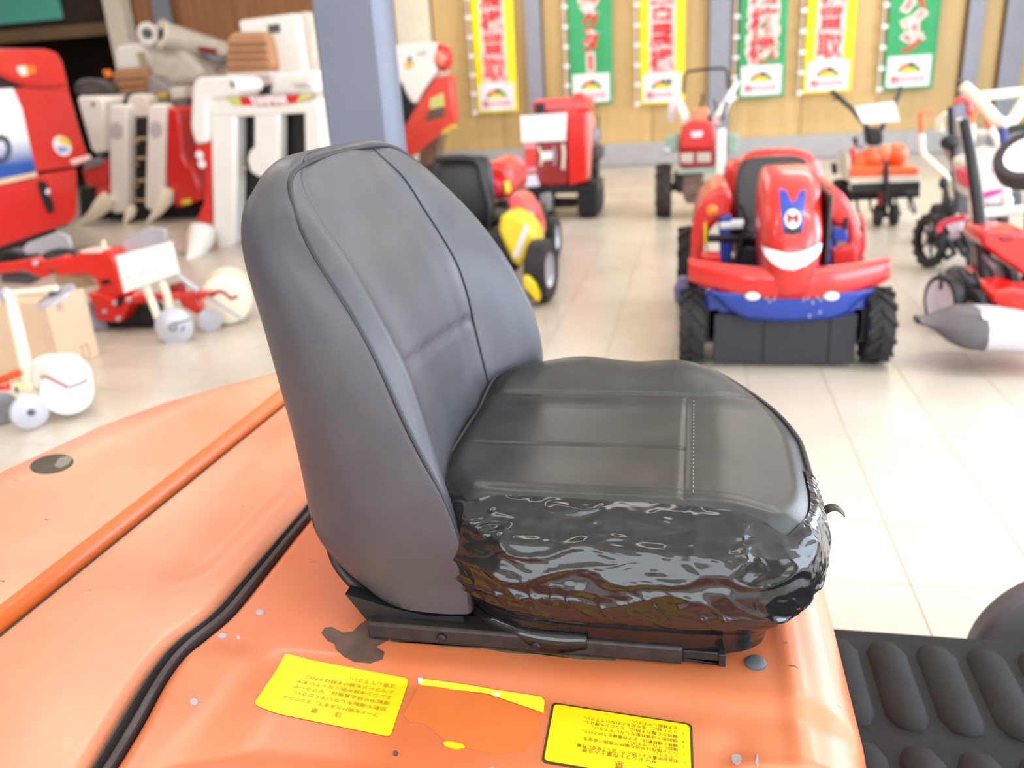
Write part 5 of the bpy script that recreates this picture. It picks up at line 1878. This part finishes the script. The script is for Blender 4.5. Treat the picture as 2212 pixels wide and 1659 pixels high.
for k in range(4):
    px_tube('seat_rib', [(494, 92 + 16 * k), (576, 90 + 16 * k)], 7.99, 0.018, BROWNSEAT, cC)
poly('seat_base', [(486, 158), (588, 154), (590, 186), (540, 206), (490, 200)], 7.8, 0.5, mat('pinkish_grey_plastic', (206, 190, 186), 0.5), cC, bevel=0.03)
poly('dark_gap', [(546, 187), (578, 183), (580, 204), (540, 208)], 7.5, 0.1, BLACK, cC, bevel=0)
poly('rear_body', [(430, 190), (540, 170), (640, 170), (690, 180), (690, 300), (430, 300)], 7.9, 1.0, OFFW, cC, bevel=0.03)
poly('grain_tank', [(514, 48), (520, 43), (636, 28), (645, 34), (652, 90), (662, 158), (600, 160), (578, 74), (520, 74)], 8.7, 1.0, WHITE, cC, bevel=0.04)
poly('dark_label', [(578, 54), (603, 51), (605, 69), (581, 72)], 8.69, 0.012, DGREY, cC, bevel=0)
poly('tank_side', [(638, 30), (662, 24), (676, 60), (680, 165), (660, 160), (650, 80)], 8.75, 0.8, OFFW, cC, bevel=0.02)
poly('right_cover', [(588, 172), (600, 158), (676, 152), (684, 200), (650, 204), (580, 208)], 7.1, 0.4, WHITE, cC, bevel=0.03)
poly('mirror_arm', [(634, 175), (668, 172), (668, 186), (636, 188)], 7.05, 0.06, OFFW, cC, bevel=0.02)

# the one partly hidden behind the column
cD = thing('combine_harvester', 'red-sided combine harvester with white cowl right behind the blue-grey column', 'harvester', (-2.9, 10.2, 0))
HD = 9.5
poly('white_cowl', [(800, 104), (856, 97), (916, 90), (932, 91), (942, 100), (944, 120), (938, 140), (943, 152), (926, 176), (910, 200), (897, 225), (886, 222), (876, 204), (866, 180), (800, 175)], HD, 0.6, WHITE, cD, bevel=0.04)
poly('fruit_sticker', [(873, 138), (880, 132), (892, 131), (894, 142), (884, 149), (876, 147)], HD - 0.008, 0.012, mat('orange_yellow_print', (240, 186, 90), 0.5), cD, bevel=0)
poly('sticker_leaf', [(882, 122), (887, 122), (889, 134), (881, 135)], HD - 0.01, 0.012, PDARK, cD, bevel=0)
poly('grey_label', [(900, 114), (921, 108), (922, 117), (902, 122)], HD - 0.008, 0.012, mat('grey_decal', (196, 188, 194)), cD, bevel=0)
q = at_y(957, 124, HD + 0.1)
MB().ell(q, (0.11, 0.12, 0.15)).build('lamp_housing', RED, cD)
MB().ell(q + Vector((-0.01, -0.07, -0.01)), (0.07, 0.07, 0.09)).build('lamp', mat('salmon_lens', (246, 132, 104), 0.25, coat=0.6), cD)
poly('lamp_arm', [(926, 118), (944, 116), (948, 146), (940, 150), (932, 134)], HD + 0.1, 0.1, RED, cD, bevel=0.01)
poly('side_cover', [(902, 222), (920, 192), (940, 168), (973, 160), (977, 200), (983, 266), (956, 284), (921, 311), (899, 331), (872, 345), (868, 318), (872, 273)], HD + 0.05, 0.22, mat('light_red_paint', (226, 70, 56), 0.35, coat=0.4, vary=0.06), cD, bevel=0.03)
poly('decal', [(928, 214), (957, 200), (960, 230), (928, 236)], HD + 0.04, 0.012, mat('lime_yellow_print', (206, 206, 120), 0.5), cD, bevel=0)
poly('decal', [(918, 262), (928, 238), (960, 231), (959, 252)], HD + 0.04, 0.012, mat('brown_black_print', (96, 80, 70), 0.5), cD, bevel=0)
poly('dark_inside', [(800, 170), (866, 176), (880, 205), (892, 224), (876, 262), (868, 300), (800, 300)], HD + 0.12, 0.4, BLACK, cD, bevel=0)
poly('yellow_edge', [(953, 282), (976, 270), (978, 276), (956, 290)], HD + 0.06, 0.2, PYEL, cD, bevel=0)
poly('stand_leg', [(905, 328), (952, 290), (944, 330), (936, 352), (905, 362)], HD + 0.35, 0.3, mat('brown_leg', (132, 106, 84), 0.6, vary=0.1), cD, bevel=0.01)
MB().box(-4.3, -3.45, 10.0, 11.6, 0.0, 0.35).build('crawler_track', RUBBER, cD, bevel=0.05)
MB().box(-4.3, -3.45, 9.9, 11.5, 0.32, 1.3).build('body', OFFW, cD, bevel=0.05)

# ------------------------------------------------------------------ red walking seeder with grey disc wheel
sd = thing('walking_implement', 'red implement with grey disc wheel, white card and two grey plates', 'farm implement', (-3.2, 4.1, 0))
EY = 4.0
px_tube('main_beam', [(-60, 590, 4.1), (0, 580, 4.08), (60, 572, 4.05), (110, 572, 4.02), (150, 562, 4.0)], 4.05, 0.034, BRED, sd, 10)
poly('beam_clamp', [(50, 562), (64, 558), (92, 562), (106, 570), (108, 590), (92, 602), (62, 590), (50, 584)], 4.0, 0.10, BRED, sd, bevel=0.012)
gb = poly('gear_case', [(112, 574), (150, 560), (166, 545), (190, 541), (236, 544), (248, 552), (256, 590), (262, 624), (266, 640), (246, 650), (214, 636), (204, 604), (186, 594), (120, 598)], 3.98, 0.16, BRED, sd, bevel=0.02)
poly('pale_top', [(170, 542), (190, 538), (218, 540), (216, 548), (174, 549)], 3.97, 0.10, mat('salmon_white', (250, 196, 184), 0.4), sd, bevel=0.008)
poly('lower_case', [(186, 632), (214, 634), (248, 648), (276, 640), (280, 655), (262, 692), (254, 698), (208, 694), (202, 664)], 3.96, 0.16, BRED, sd, bevel=0.015)
poly('case_hole', [(216, 606), (232, 603), (240, 612), (222, 616)], 3.975, 0.02, BLACK, sd, bevel=0)
poly('case_hole', [(253, 642), (264, 638), (266, 650), (258, 664), (252, 658)], 3.955, 0.02, BLACKM, sd, bevel=0)
for px, py in ((226, 673), (248, 655), (256, 688), (278, 648), (76, 569)):
    q = at_y(px, py, 3.955)
    MB().lathe(q, (0, -1, 0), [(0.014, -0.01), (0.014, 0.008), (0.008, 0.012)], 12).build('bolt', LGREY, sd)
poly('tool_bar', [(272, 646), (300, 638), (380, 632), (455, 632), (456, 645), (380, 648), (320, 652), (280, 658)], 3.97, 0.06, RED, sd, bevel=0.008)
poly('bracket', [(385, 645), (420, 640), (432, 668), (424, 680), (410, 672), (392, 662)], 3.99, 0.05, RED, sd, bevel=0.006)
poly('bracket', [(365, 616), (390, 610), (392, 634), (368, 636)], 4.0, 0.05, DRED, sd, bevel=0.006)
px_tube('crank', [(453, 637), (474, 629), (484, 632), (500, 646), (512, 640)], 3.96, 0.010, DRED, sd)
px_tube('upright', [(316, 622, 3.93), (328, 650, 3.9), (342, 688, 3.86)], 3.9, 0.022, CREAM, sd, 10)
px_tube('upright', [(350, 610, 3.98), (362, 640, 3.95), (368, 668, 3.92)], 3.9, 0.022, CREAM, sd, 10)
px_tube('link_arm', [(375, 588, 3.95), (398, 606, 3.95), (428, 628, 3.95)], 3.95, 0.014, LGREY, sd)
px_tube('link_arm', [(448, 642, 3.95), (486, 664, 3.9), (526, 690, 3.85)], 3.9, 0.009, LGREY, sd)
q = at_y(376, 705, 3.80)
wheel_ = MB().lathe(q, (0.30, -1, 0.12), [(0.02, -0.02), (0.094, -0.035), (0.102, -0.012), (0.100, 0.0), (0.060, 0.012), (0.028, 0.014)], 40).build('disc_wheel', LGREY, sd, smooth=50)
MB().lathe(q + Vector((0.005, -0.018, 0)), (0.30, -1, 0.12), [(0.024, -0.004), (0.024, 0.006), (0.018, 0.010)], 20).build('hub', GREY, wheel_)
px_tube('scraper', [(374, 700, 3.77), (400, 693, 3.76), (410, 690, 3.76)], 3.77, 0.004, BLACKM, sd)
px_tube('scraper', [(396, 704, 3.77), (393, 716, 3.77)], 3.77, 0.004, BLACKM, sd)
mb = MB().slab_y([(48, 536), (60, 524), (118, 503), (128, 503), (148, 512), (154, 536), (150, 542), (120, 546), (100, 566), (84, 548), (56, 550)], 4.15, 0.018)
lab(mb.build('grey_plate', LGREY, sd, bevel=0.004), 'grey folded plate')
mb = MB().slab_y([(264, 522), (310, 496), (320, 491), (352, 495), (358, 500), (358, 522), (320, 540), (270, 548)], 4.1, 0.018)
lab(mb.build('grey_plate', LGREY, sd, bevel=0.004), 'grey folded plate behind the card')
q = at_y(130, 553, 4.12)
MB().ell(q, (0.10, 0.09, 0.042)).build('black_cover', BLACK, sd)
px_tube('cream_stub', [(226, 545, 4.02), (224, 520, 4.02)], 4.0, 0.013, CREAM, sd)
poly('tan_tray', [(120, 590), (190, 595), (205, 618), (150, 626), (118, 610)], 4.1, 0.12, TAN, sd, bevel=0.01)
poly('dark_linkage', [(0, 544), (20, 540), (50, 548), (48, 566), (0, 572)], 4.15, 0.10, BLACKM, sd, bevel=0.015)
poly('dark_linkage', [(0, 592), (60, 592), (76, 604), (60, 616), (0, 612)], 4.1, 0.08, DGREY, sd, bevel=0.015)
for px, py, r in ((283, 688, 0.075), (312, 672, 0.06)):
    q = at_y(px, py, 4.2)
    q.z = max(q.z, r + 0.004)
    MB().lathe(q, (0.6, -0.8, 0), [(r * 0.55, -0.012), (r, -0.006), (r, 0.006), (r * 0.55, 0.012)], 28).build('coulter_disc', GREY, sd)
q = at_y(450, 676, 4.0)
MB().lathe((q.x, q.y, 0.065), (0.5, -0.85, 0), [(0.02, -0.008), (0.065, -0.004), (0.065, 0.004), (0.02, 0.008)], 26).build('coulter_disc', LGREY, sd)
h0, h1 = at_y(455, 645, 4.35), at_y(500, 645, 4.0)
dm = MB().lathe(((h0.x + h1.x) / 2, 4.25, 0.145), (0.45, -0.9, 0), [(0.10, -0.14), (0.14, -0.14), (0.14, 0.14), (0.12, 0.15)], 36)
lab(dm.build('seed_drum', CREAM, sd, smooth=45, bevel=0.008), 'cream drum hopper')
q = at_y(222, 703, 4.05)
MB().lathe((q.x, q.y, 0.09), (0.9, -0.4, 0), [(0.03, -0.02), (0.09, -0.014), (0.09, 0.014), (0.03, 0.02)], 28).build('disc_wheel', LGREY, sd)
MB().box(-3.7, -3.0, 4.06, 4.16, 0.004, 0.14).build('rear_skid', BLACKM, sd, bevel=0.02)
price_card('white price card on the red implement with the disc wheel', [(249, 553, 3.86), (371, 521, 3.86), (387, 589, 3.86), (268, 633, 3.86)], 3.86)

# ------------------------------------------------------------------ cream and white planter in the lower left corner
pf_ = thing('walking_planter', 'cream planter with a white drum and grey disc wheels by the cardboard box', 'farm implement', (-2.9, 2.9, 0))
FP = 2.95
px_tube('post', [(22, 640, 3.0), (40, 720, 2.97), (58, 800, 2.93), (72, 858, 2.9)], 3.0, [0.024, 0.026, 0.028, 0.030], CREAM, pf_, 14)
px_tube('cross_handle', [(-60, 645, 3.0), (10, 634, 3.0), (80, 628, 3.0), (122, 622, 3.0)], 3.0, 0.013, CREAM, pf_, 10)
q = at_y(16, 640, 3.0)
MB().ell(q, (0.032, 0.03, 0.04)).build('handle_clamp', LGREY, pf_)
q = at_y(121, 640, 3.02)
mk = MB().lathe(q, (-0.25, -0.35, 1.0), [(0.02, -0.008), (0.088, -0.006), (0.09, 0.0), (0.085, 0.006), (0.03, 0.012)], 36).build('marker_disc', LGREY, pf_)
lab(mk, 'grey marker disc at the end of the handle')
MB().lathe(q + Vector((0, 0, 0.008)), (-0.25, -0.35, 1.0), [(0.026, 0), (0.026, 0.012), (0.014, 0.022)], 16).build('hub', DGREY, mk)
c1 = at_y(143, 838, 2.72)
ax = Vector((0.62, -0.78, 0)).normalized()
R_d = 0.098
c1.z = 0.125
dr = MB().lathe(c1, ax, [(R_d * 0.86, -0.24), (R_d, -0.235), (R_d, -0.005), (R_d * 0.965, 0.0), (R_d * 0.2, 0.004)], 44).build('drum', WHITE, pf_, smooth=40)
lab(dr, 'white drum with a round end plate')
nrm = Vector((ax.x, ax.y, 0))


def on_disc(px, py, off=0.006):
    d = CF + CR * ((px - 1106) / F_PX) - CU * ((py - 829.5) / F_PX)
    t = (c1 + ax * off - CC).dot(ax) / d.dot(ax)
    return CC + d * t


MB().tube([on_disc(88, 815), on_disc(100, 813), on_disc(126, 826), on_disc(147, 837)], 0.0055, 8).build('crank_arm', DRED, pf_)
MB().tube([on_disc(147, 837), on_disc(168, 830), on_disc(190, 820)], 0.0060, 8).build('crank_arm', GREY, pf_)
poly('seed_hopper', [(62, 776), (140, 776), (150, 800), (120, 838), (70, 850), (60, 820)], 2.84, 0.10, WHITE, pf_, bevel=0.025)
poly('bracket', [(20, 832), (70, 838), (72, 856), (60, 858), (22, 850)], 2.86, 0.05, mat('pale_yellow_paint', (244, 238, 190), 0.4), pf_, bevel=0.008)
poly('frame_bar', [(-40, 826), (0, 812), (36, 798), (52, 804), (52, 816), (30, 818), (0, 832), (-40, 842)], 2.9, 0.03, ORANGEP, pf_, bevel=0.006)
poly('frame_bar', [(-40, 836), (0, 832), (16, 838), (14, 858), (0, 868), (-40, 872)], 2.84, 0.04, RED, pf_, bevel=0.008)
poly('frame_bar', [(-40, 890), (0, 882), (26, 876), (28, 884), (0, 892), (-40, 900)], 2.72, 0.03, RED, pf_, bevel=0.006)
px_tube('stay', [(34, 835), (38, 850), (40, 878)], 2.82, 0.006, DGREY, pf_)
q = at_y(68, 902, 2.62)
w1 = MB().lathe((q.x, q.y, 0.077), (1, -0.55, 0.0), [(0.02, -0.010), (0.07, -0.010), (0.075, 0.0), (0.07, 0.008), (0.025, 0.012)], 36).build('disc_wheel', LGREY, pf_)
MB().lathe((q.x + 0.009, q.y - 0.005, 0.077), (1, -0.55, 0), [(0.014, 0), (0.014, 0.010), (0.008, 0.014)], 12).build('hub', DGREY, w1)
q = at_y(6, 900, 2.66)
w1 = MB().lathe((q.x, q.y, 0.07), (1, -0.55, 0.0), [(0.02, -0.010), (0.066, -0.010), (0.070, 0.0), (0.066, 0.008), (0.025, 0.012)], 36).build('disc_wheel', GREY, pf_)
MB().box(-3.1, -2.72, 2.74, 2.9, 0.035, 0.08).build('base_bar', OFFW, pf_, bevel=0.01)

# ------------------------------------------------------------------ cardboard box behind it
bx = thing('cardboard_box', 'plain cardboard box on the floor behind the cream planter', 'box', (-3.24, 3.44, 0))
MB().box(-3.47, -3.015, 3.30, 3.57, 0.0, 0.355).build('carton', CARD, bx, bevel=0.004)
MB().box(-3.47, -3.013, 3.428, 3.442, 0.353, 0.357).build('flap_gap', mat('carton_gap', (150, 120, 96), 0.8), bx)
MB().box(-3.016, -3.0135, 3.36, 3.40, 0.29, 0.335).build('tape_mark', mat('brown_tape', (196, 156, 136), 0.6), bx)
a_ = [(-3.0138, 3.455, 0.02), (-3.0138, 3.50, 0.02), (-3.0138, 3.50, 0.085), (-3.0138, 3.455, 0.085)]
MB().tube(a_, 0.0025, 6, closed=True).build('printed_square', mat('brown_print', (150, 104, 86), 0.7), bx)

# ------------------------------------------------------------------ red and yellow riding mower behind the seat
rm = thing('riding_mower', 'red and yellow riding mower half hidden behind the seat backrest', 'mower', (-1.2, 5.2, 0))
secs = []
for z, y, w in ((0.42, 4.98, 0.17), (0.55, 4.94, 0.19), (0.68, 4.93, 0.19), (0.76, 4.95, 0.175), (0.80, 4.97, 0.15), (0.81, 4.98, 0.12)):
    secs.append([(-1.36 + w * math.copysign(abs(math.cos(a)) ** 0.45, math.cos(a)), y + 0.05 * math.sin(a), z) for a in [2 * math.pi * q / 24 for q in range(24)]])
bk2 = MB().loft(secs).build('backrest', VINYL, rm, smooth=70)
px_tube('seat_rim', [(940, 344), (1000, 341), (1026, 345), (1036, 360), (1042, 395), (1056, 440), (1060, 470), (1056, 490)], 4.88, 0.022, BLACK, rm)
MB().ell((-1.30, 5.15, 0.42), (0.20, 0.22, 0.06)).build('seat', VINYL, rm)
poly('hood', [(1036, 352), (1078, 350), (1096, 358), (1104, 375), (1106, 410), (1098, 436), (1068, 440), (1050, 400)], 5.5, 0.6, RED, rm, bevel=0.06)
poly('hood_cheek', [(1046, 385), (1078, 392), (1088, 410), (1086, 424), (1060, 430), (1050, 405)], 5.42, 0.12, mat('magenta_red_paint', (220, 40, 70), 0.3, coat=0.5), rm, bevel=0.03)
poly('yellow_slot', [(1087, 393), (1093, 392), (1097, 418), (1090, 420)], 5.40, 0.12, YELLOW, rm, bevel=0.006)
poly('filler_cap', [(1066, 436), (1092, 430), (1096, 446), (1086, 456), (1070, 462), (1064, 452)], 5.2, 0.12, BLACK, rm, bevel=0.02)
poly('fender', [(1094, 428), (1112, 420), (1132, 432), (1150, 458), (1162, 495), (1163, 520), (1150, 526), (1130, 480), (1100, 462)], 4.95, 0.30, mat('pinkish_red_paint', (222, 74, 78), 0.3, coat=0.6), rm, bevel=0.04)
yc = poly('yellow_cover', [(1080, 468), (1088, 460), (1110, 460), (1132, 474), (1150, 498), (1162, 524), (1156, 545), (1138, 564), (1118, 580), (1106, 566), (1074, 500)], 4.72, 0.28, YELLOW, rm, bevel=0.04)
poly('white_stripe', [(1132, 486), (1143, 490), (1121, 556), (1106, 556)], 4.712, 0.012, PWHITE, yc, bevel=0)
poly('lower_cover', [(1128, 596), (1142, 598), (1156, 614), (1164, 636), (1164, 656), (1154, 650), (1130, 620)], 4.40, 0.22, YELLOW, rm, bevel=0.03)
wc = at_y(1167, 566, 4.62)
wheel(rm, (wc.x + 0.005, 4.62, 0.185), (1, -0.1, 0), 0.178, 0.12, LGREY, 0.56, tm=mat('smooth_tyre', (30, 30, 32), 0.6, vary=0.15))
MB().box(-1.6, -1.02, 4.75, 5.9, 0.14, 0.40).build('chassis', BLACKM, rm, bevel=0.03)
wheel(rm, (-1.62, 4.62, 0.195), (1, -0.1, 0), 0.192, 0.17, LGREY, 0.56, tm=mat('smooth_tyre', (30, 30, 32)))
for xx in (-1.0, -1.6):
    wheel(rm, (xx, 5.85, 0.15), (1, 0, 0), 0.148, 0.12, LGREY, 0.56, tm=mat('smooth_tyre', (30, 30, 32)))

# ------------------------------------------------------------------ machines at the right edge
# red push mower with a black handle and a grass bag lying in front of it
pm = thing('push_mower', 'red push mower with a dark handle bar and silver-black grass bag, right edge', 'mower', (1.45, 4.0, 0))
px_tube('handle', [(2083, 262, 4.55), (2096, 330, 4.45), (2112, 440, 4.3), (2126, 560, 4.15), (2140, 680, 4.0)], 4.2, [0.024, 0.026, 0.028, 0.03, 0.03], BLACKM, pm, 10)
px_tube('handle', [(2098, 330, 4.7), (2108, 365, 4.65), (2112, 440, 4.5)], 4.5, 0.014, BLACKM, pm, 8)
poly('engine_cover', [(2118, 512), (2132, 498), (2160, 496), (2240, 508), (2260, 610), (2212, 596), (2172, 568), (2140, 545), (2122, 530)], 4.05, 0.3, RED, pm, bevel=0.05)
poly('cover_dimple', [(2158, 512), (2192, 510), (2196, 520), (2164, 522)], 4.04, 0.02, DRED, pm, bevel=0.006)
poly('engine_block', [(2125, 545), (2170, 570), (2200, 590), (2230, 640), (2150, 626), (2126, 590)], 4.1, 0.25, mat('dim_metal', (120, 108, 112), 0.5, metal=0.4, vary=0.2), pm, bevel=0.03)
poly('engine_leg', [(2180, 580), (2204, 590), (2204, 630), (2186, 626)], 4.02, 0.08, BLACKM, pm, bevel=0.01)
poly('mower_deck', [(2138, 642), (2152, 628), (2190, 622), (2260, 636), (2270, 712), (2212, 690), (2172, 668), (2146, 656)], 3.85, 0.5, BRED, pm, bevel=0.05)
poly('chassis', [(2072, 600), (2110, 592), (2140, 640), (2150, 668), (2080, 678), (2060, 650)], 4.05, 0.25, mat('dark_gearing', (52, 48, 54), 0.5, metal=0.3, vary=0.3, vscale=20), pm, bevel=0.03)
wc = at_y(2040, 645, 4.05)
wheel(pm, (wc.x, 4.05, 0.135), (1, 0.35, 0), 0.125, 0.055, mat('white_hub', (232, 222, 220), 0.5), 0.80, tm=mat('smooth_tyre', (30, 30, 32)))
wc = at_y(2108, 640, 3.95)
wheel(pm, (wc.x, 3.95, 0.11), (1, 0.3, 0), 0.105, 0.05, TAN, 0.5, tm=mat('smooth_tyre', (30, 30, 32)), spokes=5)
for k, pix in enumerate(([(2030, 590), (2034, 600), (2032, 625)], [(2104, 585), (2116, 618), (2108, 650)], [(2070, 580), (2092, 610), (2098, 640)])):
    px_tube('cable', pix, 4.0, 0.008, BLACKM, pm)
wheel(pm, (2.35, 4.1, 0.135), (1, 0.35, 0), 0.125, 0.055, mat('white_hub', (232, 222, 220)), 0.8, tm=mat('smooth_tyre', (30, 30, 32)))
secs = []
for px, yt, yb in ((1978, 690, 702), (1990, 688, 708), (2010, 682, 722), (2040, 672, 745), (2072, 664, 758), (2110, 662, 762), (2150, 664, 764), (2212, 674, 770), (2280, 690, 780)):
    a_, b_ = at_y(px, yt, 3.55), at_y(px, yb, 3.42)
    hz = max(0.02, a_.z - max(0.008, b_.z))
    zc = (a_.z + max(0.008, b_.z)) / 2
    dep = 0.06 + 0.10 * sm(1978, 2072, px)
    secs.append([(a_.x, 3.52 + dep * math.copysign(abs(math.cos(q)) ** 0.7, math.cos(q)), zc + hz / 2 * math.copysign(abs(math.sin(q)) ** 0.7, math.sin(q))) for q in [2 * math.pi * w_ / 20 for w_ in range(20)]])
bag = MB().loft(secs[:6]).build('grass_bag', mat('dark_bag_cloth', (92, 88, 92), 0.6, vary=0.15, vscale=12), pm, smooth=60)
MB().loft(secs[5:]).build('grass_bag_front', mat('silver_bag_cloth', (206, 202, 206), 0.35, metal=0.3, vary=0.06), pm, smooth=60)
poly('bag_clip', [(1977, 690), (1990, 688), (1992, 698), (1980, 702)], 3.42, 0.05, BLACK, pm, bevel=0.008)
poly('bag_print', [(2120, 676), (2142, 680), (2150, 705), (2130, 708)], 3.405, 0.012, PWHITE, bag, bevel=0.002)
poly('bag_print', [(2152, 684), (2178, 688), (2182, 710), (2156, 708)], 3.405, 0.012, mat('pinkish_white_print', (248, 232, 238), 0.5), bag, bevel=0.002)

# white and pink walking cultivator
cu = thing('walking_cultivator', 'white and magenta walking cultivator with a white triangular handle at the right edge', 'cultivator', (1.75, 5.3, 0))
poly('cowl', [(2092, 352), (2120, 344), (2160, 326), (2178, 322), (2176, 370), (2190, 420), (2180, 440), (2130, 446), (2102, 430), (2096, 390)], 5.1, 0.35, WHITE, cu, bevel=0.05)
poly('pink_print', [(2142, 370), (2166, 350), (2174, 347), (2170, 358), (2152, 372)], 5.09, 0.012, mat('pink_print', (244, 150, 200), 0.4), cu, bevel=0)
poly('pink_print', [(2112, 420), (2140, 412), (2170, 408), (2160, 418), (2130, 428)], 5.09, 0.012, PINK, cu, bevel=0)
poly('pink_side', [(2082, 372), (2094, 368), (2098, 400), (2088, 408)], 5.08, 0.2, mat('rose_paint', (226, 70, 100), 0.4), cu, bevel=0.02)
px_tube('bumper', [(2098, 462), (2140, 458), (2240, 452)], 4.95, 0.028, WHITE, cu)
px_tube('bumper_stay', [(2166, 424), (2176, 432), (2172, 456)], 5.0, 0.028, WHITE, cu)
px_tube('bumper_stay', [(2104, 400), (2098, 440), (2100, 470)], 5.0, 0.018, OFFW, cu)
px_tube('handle', [(2082, 188, 5.6), (2112, 214, 5.5), (2150, 258, 5.4), (2168, 268, 5.35), (2186, 262, 5.4), (2214, 216, 5.5), (2230, 190, 5.5)], 5.5, 0.034, CREAM, cu, 12)
px_tube('handle', [(2118, 208, 5.5), (2170, 202, 5.5), (2216, 198, 5.5)], 5.5, 0.028, CREAM, cu, 12)
px_tube('grip', [(2082, 188, 5.6), (2075, 180, 5.66)], 5.6, 0.028, BLACK, cu)
px_tube('dark_bar', [(2166, 284, 5.35), (2190, 278, 5.35), (2240, 270, 5.35)], 5.35, 0.022, BLACK, cu)
poly('blue_stem', [(2162, 276), (2178, 276), (2180, 320), (2166, 322)], 5.3, 0.06, mat('dark_blue_paint', (60, 64, 130), 0.4), cu, bevel=0.01)
poly('engine_part', [(2180, 416), (2212, 412), (2212, 450), (2182, 450)], 5.2, 0.2, DGREY, cu, bevel=0.02)
wc = at_y(2010, 512, 5.35)
wheel(cu, (wc.x, 5.35, 0.17), (1, 0.30, 0), 0.155, 0.05, BLACKM, 0.78, spokes=5, lugs=14, lug_h=0.012, tm=mat('smooth_tyre', (30, 30, 32)))
px_tube('pink_frame', [(2026, 500, 5.2), (2034, 484, 5.2), (2058, 474, 5.15), (2088, 468, 5.1)], 5.2, 0.018, mat('rose_paint', (226, 70, 100)), cu)
poly('gear_cover', [(2032, 486), (2084, 474), (2086, 508), (2060, 522), (2036, 520)], 5.25, 0.15, mat('pinkish_metal', (196, 176, 182), 0.4, metal=0.3), cu, bevel=0.02)
for pix in ([(2050, 520), (2062, 548), (2040, 560)], [(2068, 520), (2080, 548), (2092, 556)], [(2078, 500), (2092, 530), (2094, 590)]):
    px_tube('tine', pix, 5.2, 0.016, BLACKM, cu)
MB().box(wc.x + 0.02, 1.9, 5.28, 5.40, 0.13, 0.2).build('axle', BLACKM, cu, bevel=0.01)
wheel(cu, (2.05, 5.35, 0.17), (1, 0.30, 0), 0.155, 0.05, BLACKM, 0.78, spokes=5, lugs=14, lug_h=0.012, tm=mat('smooth_tyre', (30, 30, 32)))
# cultivator with bent white pipes and orange grips
og = thing('walking_cultivator', 'cultivator with a bent white pipe handle and orange grips beside the pink one', 'cultivator', (1.75, 6.2, 0))
px_tube('pipe_handle', [(1990, 290, 6.2), (1991, 318, 6.2), (1996, 336, 6.15), (2020, 358, 6.1), (2040, 378, 6.1), (2054, 402, 6.1), (2064, 440, 6.05), (2072, 480, 6.0)], 6.1, 0.022, CREAM, og, 12)
px_tube('orange_grip', [(1990, 285, 6.2), (1989, 246, 6.25), (2012, 240, 6.3)], 6.2, 0.018, ORANGEP, og)
px_tube('pipe_handle', [(2098, 325, 6.2), (2099, 290, 6.2), (2100, 268, 6.2)], 6.2, 0.020, CREAM, og)
px_tube('orange_grip', [(2098, 268, 6.2), (2100, 244, 6.2), (2118, 238, 6.25), (2132, 250, 6.2), (2138, 278, 6.2)], 6.2, 0.020, ORANGEP, og)
px_tube('pipe_handle', [(2138, 278, 6.2), (2152, 300, 6.2), (2158, 322, 6.2)], 6.2, 0.022, WHITE, og)
px_tube('red_bar', [(2062, 220, 6.4), (2076, 214, 6.4), (2092, 220, 6.4), (2094, 248, 6.4)], 6.4, 0.018, RED, og)
poly('grey_plate', [(2052, 230), (2090, 224), (2092, 274), (2056, 278)], 6.4, 0.03, mat('blue_grey_plate', (140, 140, 160), 0.5), og, bevel=0.006)
px_tube('white_bend', [(2028, 284, 6.5), (2030, 262, 6.5), (2042, 250, 6.5), (2056, 254, 6.5)], 6.5, 0.032, CREAM, og, 12)
px_tube('white_bend', [(2066, 256, 6.3), (2072, 272, 6.3), (2072, 290, 6.3), (2130, 288, 6.3)], 6.3, 0.026, OFFW, og, 12)
px_tube('dark_post', [(2054, 232, 6.3), (2056, 290, 6.25), (2064, 380, 6.2), (2072, 470, 6.1)], 6.2, 0.022, BLACKM, og)
q = at_y(2052, 308, 6.2)
MB().ell(q, (0.06, 0.06, 0.05)).build('dark_knob', BLACK, og)
q = at_y(2038, 396, 6.05)
MB().ell(q, (0.028, 0.03, 0.04)).build('dark_knob', BLACK, og)
q = at_y(2050, 440, 6.0)
MB().ell(q, (0.03, 0.03, 0.035)).build('dark_knob', BLACK, og)
poly('engine_block', [(2060, 310), (2100, 305), (2104, 345), (2080, 360), (2066, 350)], 6.3, 0.3, mat('mid_grey_plastic', (150, 142, 142)), og, bevel=0.03)
MB().box(1.68, 1.95, 6.0, 6.35, 0.10, 0.45).build('body', DGREY, og, bevel=0.03)
for xx in (1.62, 2.0):
    wheel(og, (xx, 6.15, 0.135), (1, 0, 0), 0.13, 0.06, GREY, 0.5, tm=mat('smooth_tyre', (30, 30, 32)))
# sheared-off wheel at the right border
bw = thing('barrow_wheel', 'large tilted dark tyre with a white centre cut by the right border', 'wheel', (1.95, 4.9, 0.55))
q = at_y(2225, 345, 4.8)
wheel(bw, q, (-0.45, -0.55, 0.7), 0.165, 0.10, mat('bright_white_centre', (244, 244, 246), 0.4), 0.66, tm=mat('brown_black_tyre', (54, 44, 46), 0.6))
MB().tube([q + Vector((0.02, 0.03, -0.05)), (q.x + 0.10, q.y + 0.10, 0.0)], 0.018, 8).build('stand', BLACKM, bw)
MB().lathe((q.x + 0.10, q.y + 0.10, 0.0), (0, 0, 1), [(0.14, 0.0), (0.14, 0.015), (0.03, 0.03)], 24).build('stand_base', BLACKM, bw)
